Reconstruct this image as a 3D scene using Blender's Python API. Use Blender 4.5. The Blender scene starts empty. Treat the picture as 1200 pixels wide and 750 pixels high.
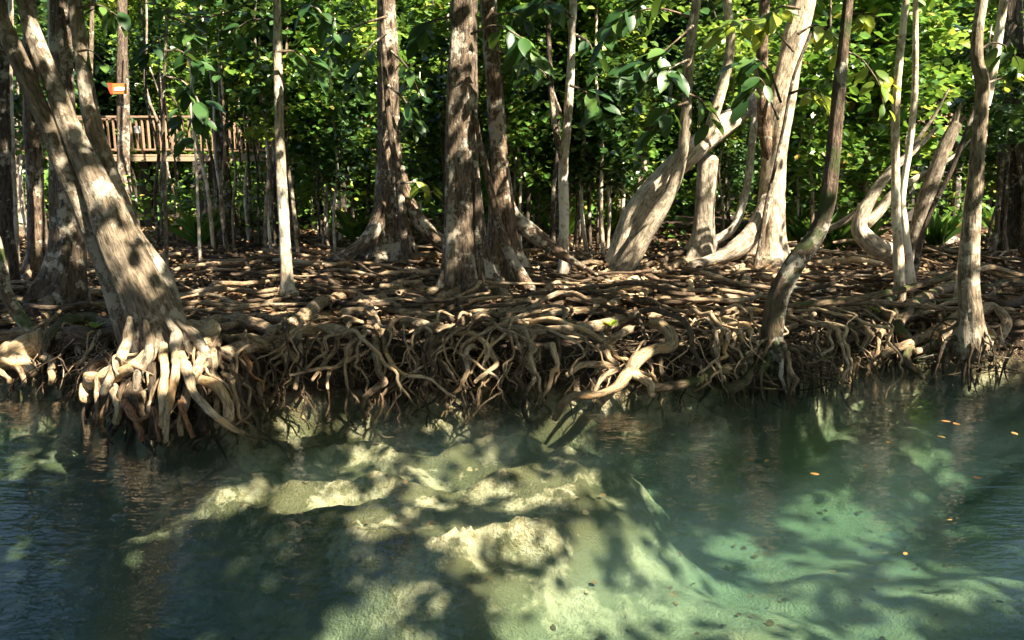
import bpy, math, random
import numpy as np

random.seed(7)
RNG = np.random.default_rng(7)
SC = bpy.context.scene
COL = SC.collection
V3 = lambda *a: np.array(a, float)

# ------------------------------------------------------------------ camera
F, CX, CY, CAMZ, HOR = 933.0, 600.0, 375.0, 2.5, 190.0       # pixel units of the 1200 x 750 photograph
PITCH = math.atan((CY - HOR) / F)
cam_d = bpy.data.cameras.new('camera')
cam_d.lens = 28.0; cam_d.sensor_width = 36.0; cam_d.clip_end = 600; cam_d.clip_start = 0.05
cam = bpy.data.objects.new('camera', cam_d); COL.objects.link(cam)
cam.location = (0, 0, CAMZ); cam.rotation_euler = (math.pi / 2 - PITCH, 0, 0)
SC.camera = cam

# ------------------------------------------------------------------ light
SUN_AZ = math.radians(128)          # clockwise from +Y (the way the camera looks)
SUN_EL = math.radians(49)
SUN = V3(math.sin(SUN_AZ) * math.cos(SUN_EL), math.cos(SUN_AZ) * math.cos(SUN_EL), math.sin(SUN_EL))
world = bpy.data.worlds.new('World'); SC.world = world; world.use_nodes = True
wn = world.node_tree.nodes; wl = world.node_tree.links
sky = wn.new('ShaderNodeTexSky'); sky.sky_type = 'NISHITA'; sky.sun_disc = False
sky.sun_elevation = SUN_EL; sky.sun_rotation = SUN_AZ
sky.air_density = 1.0; sky.dust_density = 1.5; sky.ozone_density = 1.0
bg = wn['Background']; bg.inputs['Strength'].default_value = 0.05
wl.new(sky.outputs[0], bg.inputs['Color'])
sun_d = bpy.data.lights.new('sun', 'SUN'); sun_d.energy = 5.0; sun_d.angle = math.radians(0.7); sun_d.color = (1.0, 0.905, 0.73)
sun_o = bpy.data.objects.new('sun', sun_d); COL.objects.link(sun_o)
sun_o.rotation_euler = (math.pi / 2 - SUN_EL, 0, math.pi - SUN_AZ)
SC.view_settings.view_transform = 'Standard'; SC.view_settings.look = 'None'
SC.view_settings.exposure = 2.6; SC.view_settings.gamma = 1.0
SC.view_settings.use_curve_mapping = False
cy = SC.cycles
cy.max_bounces = 5; cy.diffuse_bounces = 2; cy.glossy_bounces = 2; cy.adaptive_threshold = .02; cy.transmission_bounces = 3
cy.transparent_max_bounces = 10; cy.volume_bounces = 1; cy.caustics_reflective = False; cy.caustics_refractive = False
cy.use_denoising = True; cy.sample_clamp_indirect = 6.0

# ------------------------------------------------------------------ pixel <-> place
def ray(u, v):
    dx = (u - CX) / F; dy = -(v - CY) / F
    c, s = math.cos(PITCH), math.sin(PITCH)
    return V3(dx, c + dy * s, -s + dy * c)
def at_z(u, v, z):
    d = ray(u, v); t = (z - CAMZ) / d[2]
    return V3(d[0] * t, d[1] * t, z)
def at_y(u, v, y):
    d = ray(u, v); t = y / d[1]
    return V3(d[0] * t, y, CAMZ + d[2] * t)
def px2m(w, p):                       # width in pixels at point p -> metres
    c, s = math.cos(PITCH), math.sin(PITCH)
    return w * (p[1] * c - (p[2] - CAMZ) * s) / F

# ------------------------------------------------------------------ smooth noise
def make_noise(seed, n=7):
    r = np.random.default_rng(seed)
    k = r.normal(size=(n, 3)); k /= np.linalg.norm(k, axis=1)[:, None]
    k *= r.uniform(0.6, 1.9, n)[:, None]; ph = r.uniform(0, 6.28, n)
    def f(p, freq=1.0):
        p = np.asarray(p, float)
        return np.sin(p @ (k.T * freq) + ph).sum(-1) / (n ** 0.5) / 1.2
    return f
N1, N2, N3, N4 = (make_noise(s) for s in (1, 2, 3, 4))
def sstep(a, b, x):
    t = np.clip((x - a) / (b - a), 0, 1); return t * t * (3 - 2 * t)

# ------------------------------------------------------------------ terrain functions
WL = [(-900, 452), (-300, 455), (0, 452), (90, 462), (118, 492), (180, 512), (262, 506), (300, 476), (440, 470), (600, 470), (700, 472),
      (860, 460), (960, 448), (1020, 434), (1100, 428), (1200, 430), (1500, 432), (2100, 430)]
_w = np.array([at_z(u, v, 0) for u, v in WL]); _o = np.argsort(_w[:, 0]); WX, WY = _w[_o, 0], _w[_o, 1]
def yb(x): return np.interp(x, WX, WY)          # front edge of the root mat on the water
SHELF = [(540, 525, .8, .95), (450, 540, .7, .95), (620, 550, .8, .95), (700, 570, .55, .6), (330, 512, .8, .8), (370, 570, .7, .7), (560, 605, .6, .75), (470, 600, .6, .75), (490, 655, .4, .3),
         (200, 570, .8, .35), (50, 495, 1.1, .55), (640, 680, .5, .15), (1050, 470, 1.3, .4), (930, 640, .8, .12), (1120, 605, 1.1, .15), (780, 690, .6, .12)]
SHW = [(at_z(u, v, -0.35), r, a) for u, v, r, a in SHELF]
def hground(x, y):
    x = np.asarray(x, float); y = np.asarray(y, float)
    p = np.stack([x, y, 0 * x], -1)
    d = y - (yb(x) + 0.42) + 0.14 * N1(p, 2.2)
    land = 0.34 + 0.07 * N2(p, .9) + 0.03 * N3(p, 3.1) + 0.16 * sstep(0, 8, d)
    m = np.zeros_like(x)
    for c, r, a in SHW:
        m = 1 - (1 - m) * (1 - min(a, .93) * np.exp(-(((x - c[0]) / (r * 1.25)) ** 2 + ((y - c[1]) / r) ** 2) * 0.8))
    q = p + .12 * np.stack([N1(p, 5), N2(p, 5), 0 * x], -1)
    rid = (1 - np.sqrt(np.abs(N3(q, 2.0)))) * 0.16 + (1 - np.sqrt(np.abs(N1(q, 5.5)))) * 0.09 + N4(q, 14) * 0.025 + N2(q, 27) * 0.014
    m = np.clip(m + 0.11 * N2(p, 2.4) + .06 * N4(p, 6), 0, 1)
    deep = 1.0 + .3 * sstep(.6, 2.2, x) + .45 * sstep(-2.0, -3.4, x) * sstep(6.6, 5.2, y)
    bed = -deep + (deep - .12) * sstep(0.0, 1.0, m) - rid * (0.35 + 0.65 * m) * 0.55 + 0.08 * N4(p, 1.1) * (1 - m)
    st = .11; k_ = bed / st + .5 * N1(p, 1.3); fr_ = k_ - np.floor(k_)          # limestone ledges
    bed = bed + m * (st * (np.floor(k_) + sstep(.55, 1.0, fr_)) - st * k_) * .9
    bed = np.minimum(bed, -0.29 - .20 * np.abs(N2(q, 3.4)) ** .8 - .09 * np.abs(N4(q, 8)) - .03 * np.abs(N1(q, 21)))
    s = sstep(-0.30, 0.22, d)
    return bed * (1 - s) + land * s

# ------------------------------------------------------------------ materials
def mat(name):
    m = bpy.data.materials.new(name); m.use_nodes = True
    nt = m.node_tree; return m, nt, nt.nodes, nt.links, nt.nodes['Principled BSDF']
def ramp(nodes, stops, interp='LINEAR'):
    r = nodes.new('ShaderNodeValToRGB'); r.color_ramp.interpolation = interp
    e = r.color_ramp.elements
    while len(e) > 1: e.remove(e[-1])
    e[0].position = stops[0][0]; e[0].color = (*stops[0][1], 1)
    for p, c in stops[1:]:
        k = e.new(p); k.color = (*c, 1)
    return r
def noise_node(nodes, links, vec, scale, detail=4, rough=.55):
    n = nodes.new('ShaderNodeTexNoise'); n.inputs['Scale'].default_value = scale
    n.inputs['Detail'].default_value = detail; n.inputs['Roughness'].default_value = rough
    links.new(vec, n.inputs['Vector']); return n
def mixc(nodes, links, fac, a, b, blend='MIX'):
    m = nodes.new('ShaderNodeMix'); m.data_type = 'RGBA'; m.blend_type = blend
    for s, v in ((0, fac), (6, a), (7, b)):
        if hasattr(v, 'links'): links.new(v, m.inputs[s])
        elif isinstance(v, (int, float)): m.inputs[s].default_value = v
        else: m.inputs[s].default_value = (*v, 1)
    return m.outputs[2]
def bark(name, dark, mid, pale, lichen=None, lichen_amt=.5, moss=None, bump=.5, scale=1.0, rough=.85, wet=True, blotch=.45):
    m, nt, n, l, b = mat(name)
    at = n.new('ShaderNodeAttribute'); at.attribute_name = 'tc'
    oi = n.new('ShaderNodeObjectInfo')
    off = n.new('ShaderNodeVectorMath'); off.operation = 'ADD'
    sc_ = n.new('ShaderNodeVectorMath'); sc_.operation = 'SCALE'; sc_.inputs[0].default_value = (37, 53, 71)
    l.new(oi.outputs['Random'], sc_.inputs['Scale']); l.new(at.outputs['Vector'], off.inputs[0]); l.new(sc_.outputs[0], off.inputs[1])
    mp = n.new('ShaderNodeMapping'); mp.inputs['Scale'].default_value = (1, 1, .24); l.new(off.outputs[0], mp.inputs['Vector'])
    streak = noise_node(n, l, mp.outputs[0], 30 * scale, 6, .65)
    blot = noise_node(n, l, off.outputs[0], 5 * scale, 5, .6)
    r1 = ramp(n, [(.30, tuple(x * .7 for x in dark)), (.40, dark), (.50, mid), (.70, pale)]); l.new(streak.outputs['Fac'], r1.inputs['Fac'])
    bl = blotch
    r2 = ramp(n, [(.35, (1 - bl,) * 3), (.65, (1 + bl * .5, 1 + bl * .46, 1 + bl * .4))]); l.new(blot.outputs['Fac'], r2.inputs['Fac'])
    c = mixc(n, l, .8, r1.outputs[0], r2.outputs[0], 'MULTIPLY')
    if lichen:
        ln = noise_node(n, l, off.outputs[0], 11 * scale, 6, .68); lb = noise_node(n, l, off.outputs[0], 2.1, 2, .5)
        la = n.new('ShaderNodeMath'); la.operation = 'MULTIPLY_ADD'; l.new(lb.outputs['Fac'], la.inputs[0]); la.inputs[1].default_value = .9; l.new(ln.outputs['Fac'], la.inputs[2])
        lr = ramp(n, [(1.14 - .22 * lichen_amt, (0, 0, 0)), (1.20 - .22 * lichen_amt, (.85, .85, .85))]); l.new(la.outputs[0], lr.inputs['Fac'])
        lr.color_ramp.elements[0].position = min(.999, 1.14 - .22 * lichen_amt)
        sc2 = n.new('ShaderNodeMath'); sc2.operation = 'MULTIPLY'; sc2.inputs[1].default_value = .62; l.new(la.outputs[0], sc2.inputs[0]); l.new(sc2.outputs[0], lr.inputs['Fac'])
        lr.color_ramp.elements[0].position = .64 - .10 * lichen_amt; lr.color_ramp.elements[1].position = .69 - .10 * lichen_amt
        c = mixc(n, l, lr.outputs[0], c, lichen)
    if moss:
        g = n.new('ShaderNodeNewGeometry'); mn = noise_node(n, l, off.outputs[0], 4, 3)
        sx = n.new('ShaderNodeSeparateXYZ'); l.new(g.outputs['Normal'], sx.inputs[0])
        ma = n.new('ShaderNodeMath'); ma.operation = 'MULTIPLY_ADD'; l.new(sx.outputs['Z'], ma.inputs[0]); ma.inputs[1].default_value = .10; l.new(mn.outputs['Fac'], ma.inputs[2])
        mr = ramp(n, [(.50, (0, 0, 0)), (.66, (.85, .85, .85))]); l.new(ma.outputs[0], mr.inputs['Fac'])
        c = mixc(n, l, mr.outputs[0], c, moss)
    if wet:
        ge = n.new('ShaderNodeNewGeometry'); sz = n.new('ShaderNodeSeparateXYZ'); l.new(ge.outputs['Position'], sz.inputs[0])
        wm = n.new('ShaderNodeMath'); wm.operation = 'MULTIPLY_ADD'; l.new(blot.outputs['Fac'], wm.inputs[0]); wm.inputs[1].default_value = -.35; l.new(sz.outputs['Z'], wm.inputs[2])
        wr = n.new('ShaderNodeMapRange'); l.new(wm.outputs[0], wr.inputs['Value']); wr.inputs['From Min'].default_value = -.14; wr.inputs['From Max'].default_value = .05; wr.inputs['To Min'].default_value = 1; wr.inputs['To Max'].default_value = 0
        wc = mixc(n, l, .75, c, (.22, .17, .12), 'MULTIPLY'); c = mixc(n, l, wr.outputs[0], c, wc)
    # per-object tone (roots of one tree differ in age and bark)
    tr = ramp(n, [(0, (.72, .70, .66)), (.5, (1, 1, 1)), (1, (1.18, 1.12, 1.02))]); l.new(oi.outputs['Random'], tr.inputs['Fac'])
    c = mixc(n, l, 1.0, c, tr.outputs[0], 'MULTIPLY')
    l.new(c, b.inputs['Base Color'])
    b.inputs['Roughness'].default_value = rough; b.inputs['Specular IOR Level'].default_value = .3
    fine = noise_node(n, l, mp.outputs[0], 60 * scale, 5, .7)
    ad = n.new('ShaderNodeMath'); ad.operation = 'MULTIPLY_ADD'; l.new(fine.outputs['Fac'], ad.inputs[0]); ad.inputs[1].default_value = .45; l.new(streak.outputs['Fac'], ad.inputs[2])
    bp = n.new('ShaderNodeBump'); bp.inputs['Strength'].default_value = min(1, bump * 1.6); bp.inputs['Distance'].default_value = .045
    l.new(ad.outputs[0], bp.inputs['Height']); l.new(bp.outputs[0], b.inputs['Normal'])
    return m
M = {}
M['grey'] = bark('bark_grey', (.10, .075, .05), (.21, .165, .115), (.34, .28, .21), (.44, .39, .31), .28)
M['pale'] = bark('bark_pale', (.26, .20, .14), (.46, .38, .29), (.60, .52, .41), (.66, .61, .52), .6, bump=.35)
M['white'] = bark('bark_white', (.24, .185, .13), (.47, .395, .30), (.64, .56, .45), (.20, .17, .13), .25, bump=.4)
M['brown'] = bark('bark_brown', (.05, .036, .026), (.15, .108, .075), (.28, .215, .15), (.52, .47, .38), .18, bump=.7)
M['red'] = bark('bark_red', (.06, .037, .024), (.165, .108, .068), (.29, .21, .14), (.52, .47, .38), .22, bump=.6)
M['dark'] = bark('bark_dark', (.03, .022, .016), (.075, .055, .04), (.15, .115, .085), (.40, .36, .30), .12)
M['mottle'] = bark('bark_mottled', (.05, .033, .022), (.13, .09, .062), (.22, .15, .10), (.46, .43, .36), .38, moss=(.045, .075, .015))
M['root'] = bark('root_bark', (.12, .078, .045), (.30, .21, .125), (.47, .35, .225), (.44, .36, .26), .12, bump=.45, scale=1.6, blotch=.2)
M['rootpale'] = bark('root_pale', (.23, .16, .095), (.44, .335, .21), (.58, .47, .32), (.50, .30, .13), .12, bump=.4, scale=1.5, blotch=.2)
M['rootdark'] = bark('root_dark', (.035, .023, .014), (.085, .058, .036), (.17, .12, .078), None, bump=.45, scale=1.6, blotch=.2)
M['rootmoss'] = bark('root_mossy', (.05, .035, .022), (.14, .10, .06), (.26, .20, .13), None, moss=(.04, .062, .012), bump=.4, scale=1.6, blotch=.2)
M['rootred'] = bark('root_red', (.10, .045, .022), (.24, .12, .06), (.38, .23, .13), None, bump=.4, scale=1.6, blotch=.2)

def leaf_mat(name, stops, trans=.35, yellow=(.14, .27, .03), rough=.38, obj_random=False, spec=.5):
    m, nt, n, l, b = mat(name)
    g = n.new('ShaderNodeNewGeometry'); oi = n.new('ShaderNodeObjectInfo')
    src = oi.outputs['Random'] if obj_random else g.outputs['Random Per Island']
    r = ramp(n, stops); l.new(src, r.inputs['Fac'])
    tr = ramp(n, [(0, (.75, .8, .75)), (1, (1.25, 1.15, 1.0))]); l.new(oi.outputs['Random'], tr.inputs['Fac'])
    c = mixc(n, l, 1.0, r.outputs[0], tr.outputs[0], 'MULTIPLY')
    l.new(c, b.inputs['Base Color']); b.inputs['Roughness'].default_value = rough; b.inputs['Specular IOR Level'].default_value = spec
    t = n.new('ShaderNodeBsdfTranslucent'); tc = mixc(n, l, .55, c, yellow); l.new(tc, t.inputs['Color'])
    ms = n.new('ShaderNodeMixShader'); ms.inputs[0].default_value = trans
    l.new(b.outputs[0], ms.inputs[1]); l.new(t.outputs[0], ms.inputs[2]); l.new(ms.outputs[0], n['Material Output'].inputs['Surface'])
    return m
GREEN = [(0, (.03, .08, .016)), (.4, (.07, .16, .025)), (.75, (.12, .225, .035)), (.95, (.22, .28, .045)), (1, (.34, .22, .06))]
M['leaf'] = leaf_mat('leaf_green', GREEN)
M['leafdark'] = leaf_mat('leaf_dark', [(0, (.014, .04, .014)), (.6, (.03, .075, .022)), (1, (.05, .11, .03))], .22, (.12, .2, .03), .30, False, .6)
M['leafbig'] = leaf_mat('leaf_broad', [(0, (.014, .045, .016)), (.7, (.035, .09, .025)), (1, (.07, .14, .035))], .3, (.16, .26, .03), .40, True, .35)
M['leafyellow'] = leaf_mat('leaf_young', [(0, (.07, .14, .02)), (.6, (.15, .24, .03)), (1, (.30, .34, .04))], .5, (.42, .48, .05), .4, True)
M['leafyel'] = leaf_mat('leaf_sunny', [(0, (.06, .13, .02)), (.5, (.13, .23, .03)), (.9, (.24, .31, .04)), (1, (.38, .34, .08))], .42, (.25, .36, .05))
M['litter'] = leaf_mat('leaf_litter', [(0, (.05, .028, .015)), (.5, (.14, .08, .042)), (.85, (.26, .17, .10)), (1, (.36, .28, .19))], .08, (.2, .1, .04), .75, False, .25)
M['floating'] = leaf_mat('leaf_floating', [(0, (.28, .09, .03)), (.5, (.32, .16, .05)), (1, (.25, .21, .06))], .2, (.5, .2, .04), .5, True)

# soil and river bed: one sheet, coloured by what lies there (soil on land, limestone under water)
m, nt, n, l, b = mat('soil_and_limestone'); M['ground'] = m
tcn = n.new('ShaderNodeTexCoord'); sx = n.new('ShaderNodeSeparateXYZ'); l.new(tcn.outputs['Object'], sx.inputs[0])
na = noise_node(n, l, tcn.outputs['Object'], 2.3, 6, .65); nb = noise_node(n, l, tcn.outputs['Object'], 12, 6, .65); nc = noise_node(n, l, tcn.outputs['Object'], 1.1, 4, .6); nd = noise_node(n, l, tcn.outputs['Object'], 45, 4, .6)
soil = ramp(n, [(.3, (.018, .012, .008)), (.5, (.045, .030, .019)), (.7, (.095, .066, .043))]); l.new(nb.outputs['Fac'], soil.inputs['Fac'])
lime = ramp(n, [(.30, (.26, .175, .085)), (.46, (.54, .40, .245)), (.66, (.70, .555, .385))]); l.new(nb.outputs['Fac'], lime.inputs['Fac'])
algr = ramp(n, [(.49, (.92, .92, .92)), (.56, (0, 0, 0))]); l.new(na.outputs['Fac'], algr.inputs['Fac'])
c1 = mixc(n, l, algr.outputs[0], lime.outputs[0], (.12, .10, .045))
silt = ramp(n, [(.0, (1, 1, 1)), (1, (0, 0, 0))])
mr = n.new('ShaderNodeMapRange'); mr.inputs['From Min'].default_value = -1.3; mr.inputs['From Max'].default_value = -.55; l.new(sx.outputs['Z'], mr.inputs['Value'])
siltc = ramp(n, [(.3, (.26, .26, .15)), (.7, (.50, .47, .31))]); l.new(nc.outputs['Fac'], siltc.inputs['Fac'])
c2 = mixc(n, l, mr.outputs[0], siltc.outputs[0], c1)
mz = n.new('ShaderNodeMapRange'); mz.inputs['From Min'].default_value = -.06; mz.inputs['From Max'].default_value = .03; l.new(sx.outputs['Z'], mz.inputs['Value'])
c3 = mixc(n, l, mz.outputs[0], c2, soil.outputs[0]); l.new(c3, b.inputs['Base Color'])
b.inputs['Roughness'].default_value = .9; b.inputs['Specular IOR Level'].default_value = .2
bs = n.new('ShaderNodeMath'); bs.operation = 'ADD'; l.new(nb.outputs['Fac'], bs.inputs[0]); l.new(nd.outputs['Fac'], bs.inputs[1])
bp = n.new('ShaderNodeBump'); bp.inputs['Strength'].default_value = .9; bp.inputs['Distance'].default_value = .06; l.new(bs.outputs[0], bp.inputs['Height']); l.new(bp.outputs[0], b.inputs['Normal'])

# water: clear surface with Fresnel reflection over a closed, softly cloudy teal body
m, nt, n, l, b = mat('river_water'); M['water'] = m; n.remove(b)
tcn = n.new('ShaderNodeTexCoord')
mp1 = n.new('ShaderNodeMapping'); mp1.inputs['Scale'].default_value = (.6, 1.7, 1); mp1.inputs['Rotation'].default_value = (0, 0, .12); l.new(tcn.outputs['Object'], mp1.inputs['Vector'])
w1 = noise_node(n, l, mp1.outputs[0], 3.2, 1, .4); w1.inputs['Distortion'].default_value = .35
w2 = noise_node(n, l, mp1.outputs[0], 15, 1, .4); w2.inputs['Distortion'].default_value = .3
w3 = noise_node(n, l, mp1.outputs[0], 55, 0, .5)
amp = noise_node(n, l, tcn.outputs['Object'], .7, 2, .5)
ar = ramp(n, [(.38, (.25, .25, .25)), (.62, (1, 1, 1))]); l.new(amp.outputs['Fac'], ar.inputs['Fac'])
a1 = n.new('ShaderNodeMath'); a1.operation = 'MULTIPLY_ADD'; l.new(w2.outputs['Fac'], a1.inputs[0]); a1.inputs[1].default_value = .45; l.new(w1.outputs['Fac'], a1.inputs[2])
a2 = n.new('ShaderNodeMath'); a2.operation = 'MULTIPLY'; l.new(w3.outputs['Fac'], a2.inputs[0]); l.new(ar.outputs[0], a2.inputs[1])
a3 = n.new('ShaderNodeMath'); a3.operation = 'MULTIPLY_ADD'; l.new(a2.outputs[0], a3.inputs[0]); a3.inputs[1].default_value = .07; l.new(a1.outputs[0], a3.inputs[2])
bp = n.new('ShaderNodeBump'); bp.inputs['Strength'].default_value = 1.0; bp.inputs['Distance'].default_value = .009; l.new(a3.outputs[0], bp.inputs['Height'])
lw = n.new('ShaderNodeLayerWeight'); lw.inputs['Blend'].default_value = .5; l.new(bp.outputs[0], lw.inputs['Normal'])
pw = n.new('ShaderNodeMath'); pw.operation = 'POWER'; l.new(lw.outputs['Facing'], pw.inputs[0]); pw.inputs[1].default_value = 5.0
fr = n.new('ShaderNodeMath'); fr.operation = 'MULTIPLY_ADD'; l.new(pw.outputs[0], fr.inputs[0]); fr.inputs[1].default_value = .98; fr.inputs[2].default_value = .02   # Schlick, n = 1.33
gl = n.new('ShaderNodeBsdfGlossy'); gl.inputs['Roughness'].default_value = .015; l.new(bp.outputs[0], gl.inputs['Normal'])
tp = n.new('ShaderNodeBsdfTransparent')
ms = n.new('ShaderNodeMixShader'); l.new(fr.outputs[0], ms.inputs[0]); l.new(tp.outputs[0], ms.inputs[1]); l.new(gl.outputs[0], ms.inputs[2])
l.new(ms.outputs[0], n['Material Output'].inputs['Surface'])
va = n.new('ShaderNodeVolumeAbsorption'); va.inputs['Color'].default_value = (.33, .58, .52, 1); va.inputs['Density'].default_value = .66
vs = n.new('ShaderNodeVolumeScatter'); vs.inputs['Color'].default_value = (.62, .90, .92, 1); vs.inputs['Density'].default_value = .055; vs.inputs['Anisotropy'].default_value = .2
ad = n.new('ShaderNodeAddShader'); l.new(va.outputs[0], ad.inputs[0]); l.new(vs.outputs[0], ad.inputs[1]); l.new(ad.outputs[0], n['Material Output'].inputs['Volume'])

def wood(name, a, b_, rough=.7):
    m, nt, n, l, b = mat(name)
    t = n.new('ShaderNodeTexCoord'); mp = n.new('ShaderNodeMapping'); mp.inputs['Scale'].default_value = (2, 14, 14); l.new(t.outputs['Object'], mp.inputs['Vector'])
    ns = noise_node(n, l, mp.outputs[0], 3, 5); r = ramp(n, [(.3, a), (.7, b_)]); l.new(ns.outputs['Fac'], r.inputs['Fac'])
    oi = n.new('ShaderNodeObjectInfo'); tr = ramp(n, [(0, (.7, .7, .7)), (1, (1.2, 1.15, 1.1))]); l.new(oi.outputs['Random'], tr.inputs['Fac'])
    l.new(mixc(n, l, 1.0, r.outputs[0], tr.outputs[0], 'MULTIPLY'), b.inputs['Base Color']); b.inputs['Roughness'].default_value = rough
    return m
M['wood'] = wood('boardwalk_wood', (.17, .10, .06), (.38, .255, .165))
M['woodpale'] = wood('deck_wood', (.28, .20, .12), (.46, .35, .23))
M['wooddark'] = wood('post_wood', (.03, .022, .018), (.075, .055, .045))
def paint(name, c):
    m, nt, n, l, b = mat(name); t = n.new('ShaderNodeTexCoord'); ns = noise_node(n, l, t.outputs['Object'], 14, 4)
    r = ramp(n, [(.3, tuple(x * .8 for x in c)), (.7, c)]); l.new(ns.outputs['Fac'], r.inputs['Fac']); l.new(r.outputs[0], b.inputs['Base Color']); b.inputs['Roughness'].default_value = .5
    return m
M['orange'] = paint('sign_orange', (.45, .16, .035)); M['redpaint'] = paint('sign_red', (.62, .06, .02)); M['whitepaint'] = paint('sign_white', (.8, .76, .68))

# ------------------------------------------------------------------ mesh helpers
def mesh_from(name, verts, quads, material, smooth=True, tc=None):
    verts = np.asarray(verts, np.float32); quads = np.asarray(quads, np.int32)
    me = bpy.data.meshes.new(name)
    me.vertices.add(len(verts)); me.vertices.foreach_set('co', verts.ravel())
    k = quads.shape[1]
    me.loops.add(quads.size); me.loops.foreach_set('vertex_index', quads.ravel())
    me.polygons.add(len(quads)); me.polygons.foreach_set('loop_start', np.arange(0, quads.size, k, dtype=np.int32))
    me.update(calc_edges=True)
    me.polygons.foreach_set('use_smooth', np.full(len(quads), smooth))
    if tc is not None:
        a = me.attributes.new('tc', 'FLOAT_VECTOR', 'POINT'); a.data.foreach_set('vector', np.asarray(tc, np.float32).ravel())
    me.materials.append(material)
    return me
def link(name, me, parent=None, loc=(0, 0, 0)):
    o = bpy.data.objects.new(name, me); COL.objects.link(o); o.location = loc
    if parent is not None: o.parent = parent
    return o
def tag(o, label=None, cat=None, group=None, kind=None):
    for k, v in (('label', label), ('category', cat), ('group', group), ('kind', kind)):
        if v: o[k] = v
    return o
def thing(name, label, cat, loc, group=None):
    o = bpy.data.objects.new(name, None); COL.objects.link(o); o.location = tuple(loc); o.empty_display_size = .2
    return tag(o, label, cat, group)
def catmull(P, n):
    P = np.asarray(P, float)
    if len(P) == 2:
        t = np.linspace(0, 1, n)[:, None]; return P[0] * (1 - t) + P[1] * t
    Q = np.vstack([2 * P[0] - P[1], P, 2 * P[-1] - P[-2]])
    t = np.linspace(0, len(P) - 1 - 1e-9, n); i = t.astype(int); f = (t - i)[:, None]
    a, b, c, d = Q[i], Q[i + 1], Q[i + 2], Q[i + 3]
    return .5 * (2 * b + (c - a) * f + (2 * a - 5 * b + 4 * c - d) * f ** 2 + (3 * b - a - 3 * c + d) * f ** 3)
def tube(pts, rad, sides=8, lump=.08, seed=0, lobes=None, blunt=False, oval=0.0):
    """swept tube; lobes = function(height along, theta) -> extra radius factor"""
    pts = np.asarray(pts, float); n = len(pts); rad = np.asarray(rad, float)
    T = np.gradient(pts, axis=0); T /= np.linalg.norm(T, axis=1)[:, None] + 1e-9
    up = V3(0, 0, 1) if abs(T[0, 2]) < .8 else V3(0, 1, 0)
    N = np.zeros_like(pts); v = up - T[0] * (up @ T[0]); N[0] = v / np.linalg.norm(v)
    for i in range(1, n):
        v = N[i - 1] - T[i] * (N[i - 1] @ T[i]); N[i] = v / (np.linalg.norm(v) + 1e-9)
    B = np.cross(T, N)
    s = np.concatenate([[0], np.cumsum(np.linalg.norm(np.diff(pts, axis=0), axis=1))])
    th = np.arange(sides) / sides * 2 * math.pi
    C, S = np.cos(th), np.sin(th)
    R = rad[:, None] * np.ones(sides)
    if lump:
        rm = max(rad.mean(), 1e-3)
        q = np.stack([np.broadcast_to(C, (n, sides)) * 1.3, np.broadcast_to(S, (n, sides)) * 1.3, np.broadcast_to((s / rm * .35)[:, None], (n, sides))], -1) + seed * 3.7
        R = R * (1 + lump * N1(q, 1.2) + lump * .6 * N2(q, 2.9))
    if oval: R = R * (1 + oval * np.cos(2 * (th + seed))[None, :])
    if lobes is not None: R = R * lobes(s[:, None], th[None, :])
    ring = pts[:, None, :] + R[:, :, None] * (C[None, :, None] * N[:, None, :] + S[None, :, None] * B[:, None, :])
    verts = ring.reshape(-1, 3)
    tc = np.stack([R * C, R * S, np.broadcast_to(s[:, None], R.shape)], -1).reshape(-1, 3)
    i = np.arange(n - 1)[:, None] * sides; j = np.arange(sides)[None, :]; j2 = (j + 1) % sides
    quads = np.stack([i + j, i + j2, i + sides + j2, i + sides + j], -1).reshape(-1, 4)
    # end caps: shrunken rings
    def cap(r0, p, t, r, flip):
        nonlocal verts, quads, tc
        b0 = len(verts)
        k = .65
        mid = p + (verts[r0:r0 + sides] - p) * k + t * r * .35
        tip = p + (verts[r0:r0 + sides] - p) * .02 + t * r * .5
        verts = np.vstack([verts, mid, tip]); tc = np.vstack([tc, tc[r0:r0 + sides] * [k, k, 1], tc[r0:r0 + sides] * [.02, .02, 1]])
        jj = np.arange(sides); jn = (jj + 1) % sides
        q = np.vstack([np.stack([r0 + jj, r0 + jn, b0 + jn, b0 + jj], -1), np.stack([b0 + jj, b0 + jn, b0 + sides + jn, b0 + sides + jj], -1)])
        quads = np.vstack([quads, q[:, ::-1] if flip else q])
    cap((n - 1) * sides, pts[-1], T[-1], rad[-1], False); cap(0, pts[0], -T[0], rad[0], True)
    return verts, quads, tc
_seed = [0]
def add_tube(name, ctrl, rads, material, parent, base, sides=8, n=None, lump=.09, lobes=None, oval=0.0):
    ctrl = np.asarray(ctrl, float); _seed[0] += 1
    L = np.linalg.norm(np.diff(ctrl, axis=0), axis=1).sum()
    rads = np.asarray(rads, float)
    n = n or int(np.clip(L / max(rads.mean() * 1.3, .02), 6, 40))
    pts = catmull(ctrl, n); rr = catmull(np.stack([rads] * 3, -1), n)[:, 0] if len(rads) == len(ctrl) else np.interp(np.linspace(0, 1, n), np.linspace(0, 1, len(rads)), rads)
    rr = np.maximum(rr, .002)
    v, q, tc = tube(pts, rr, sides, lump, _seed[0], lobes, oval=oval)
    return link(name, mesh_from(name, v - base, q, material, True, tc), parent)
LEAF_T = np.array([(0, 0, 0), (-.40, .30, .10), (-.36, .68, .05), (0, 1, -.10), (.36, .68, .05), (.40, .30, .10)], float)
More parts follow.
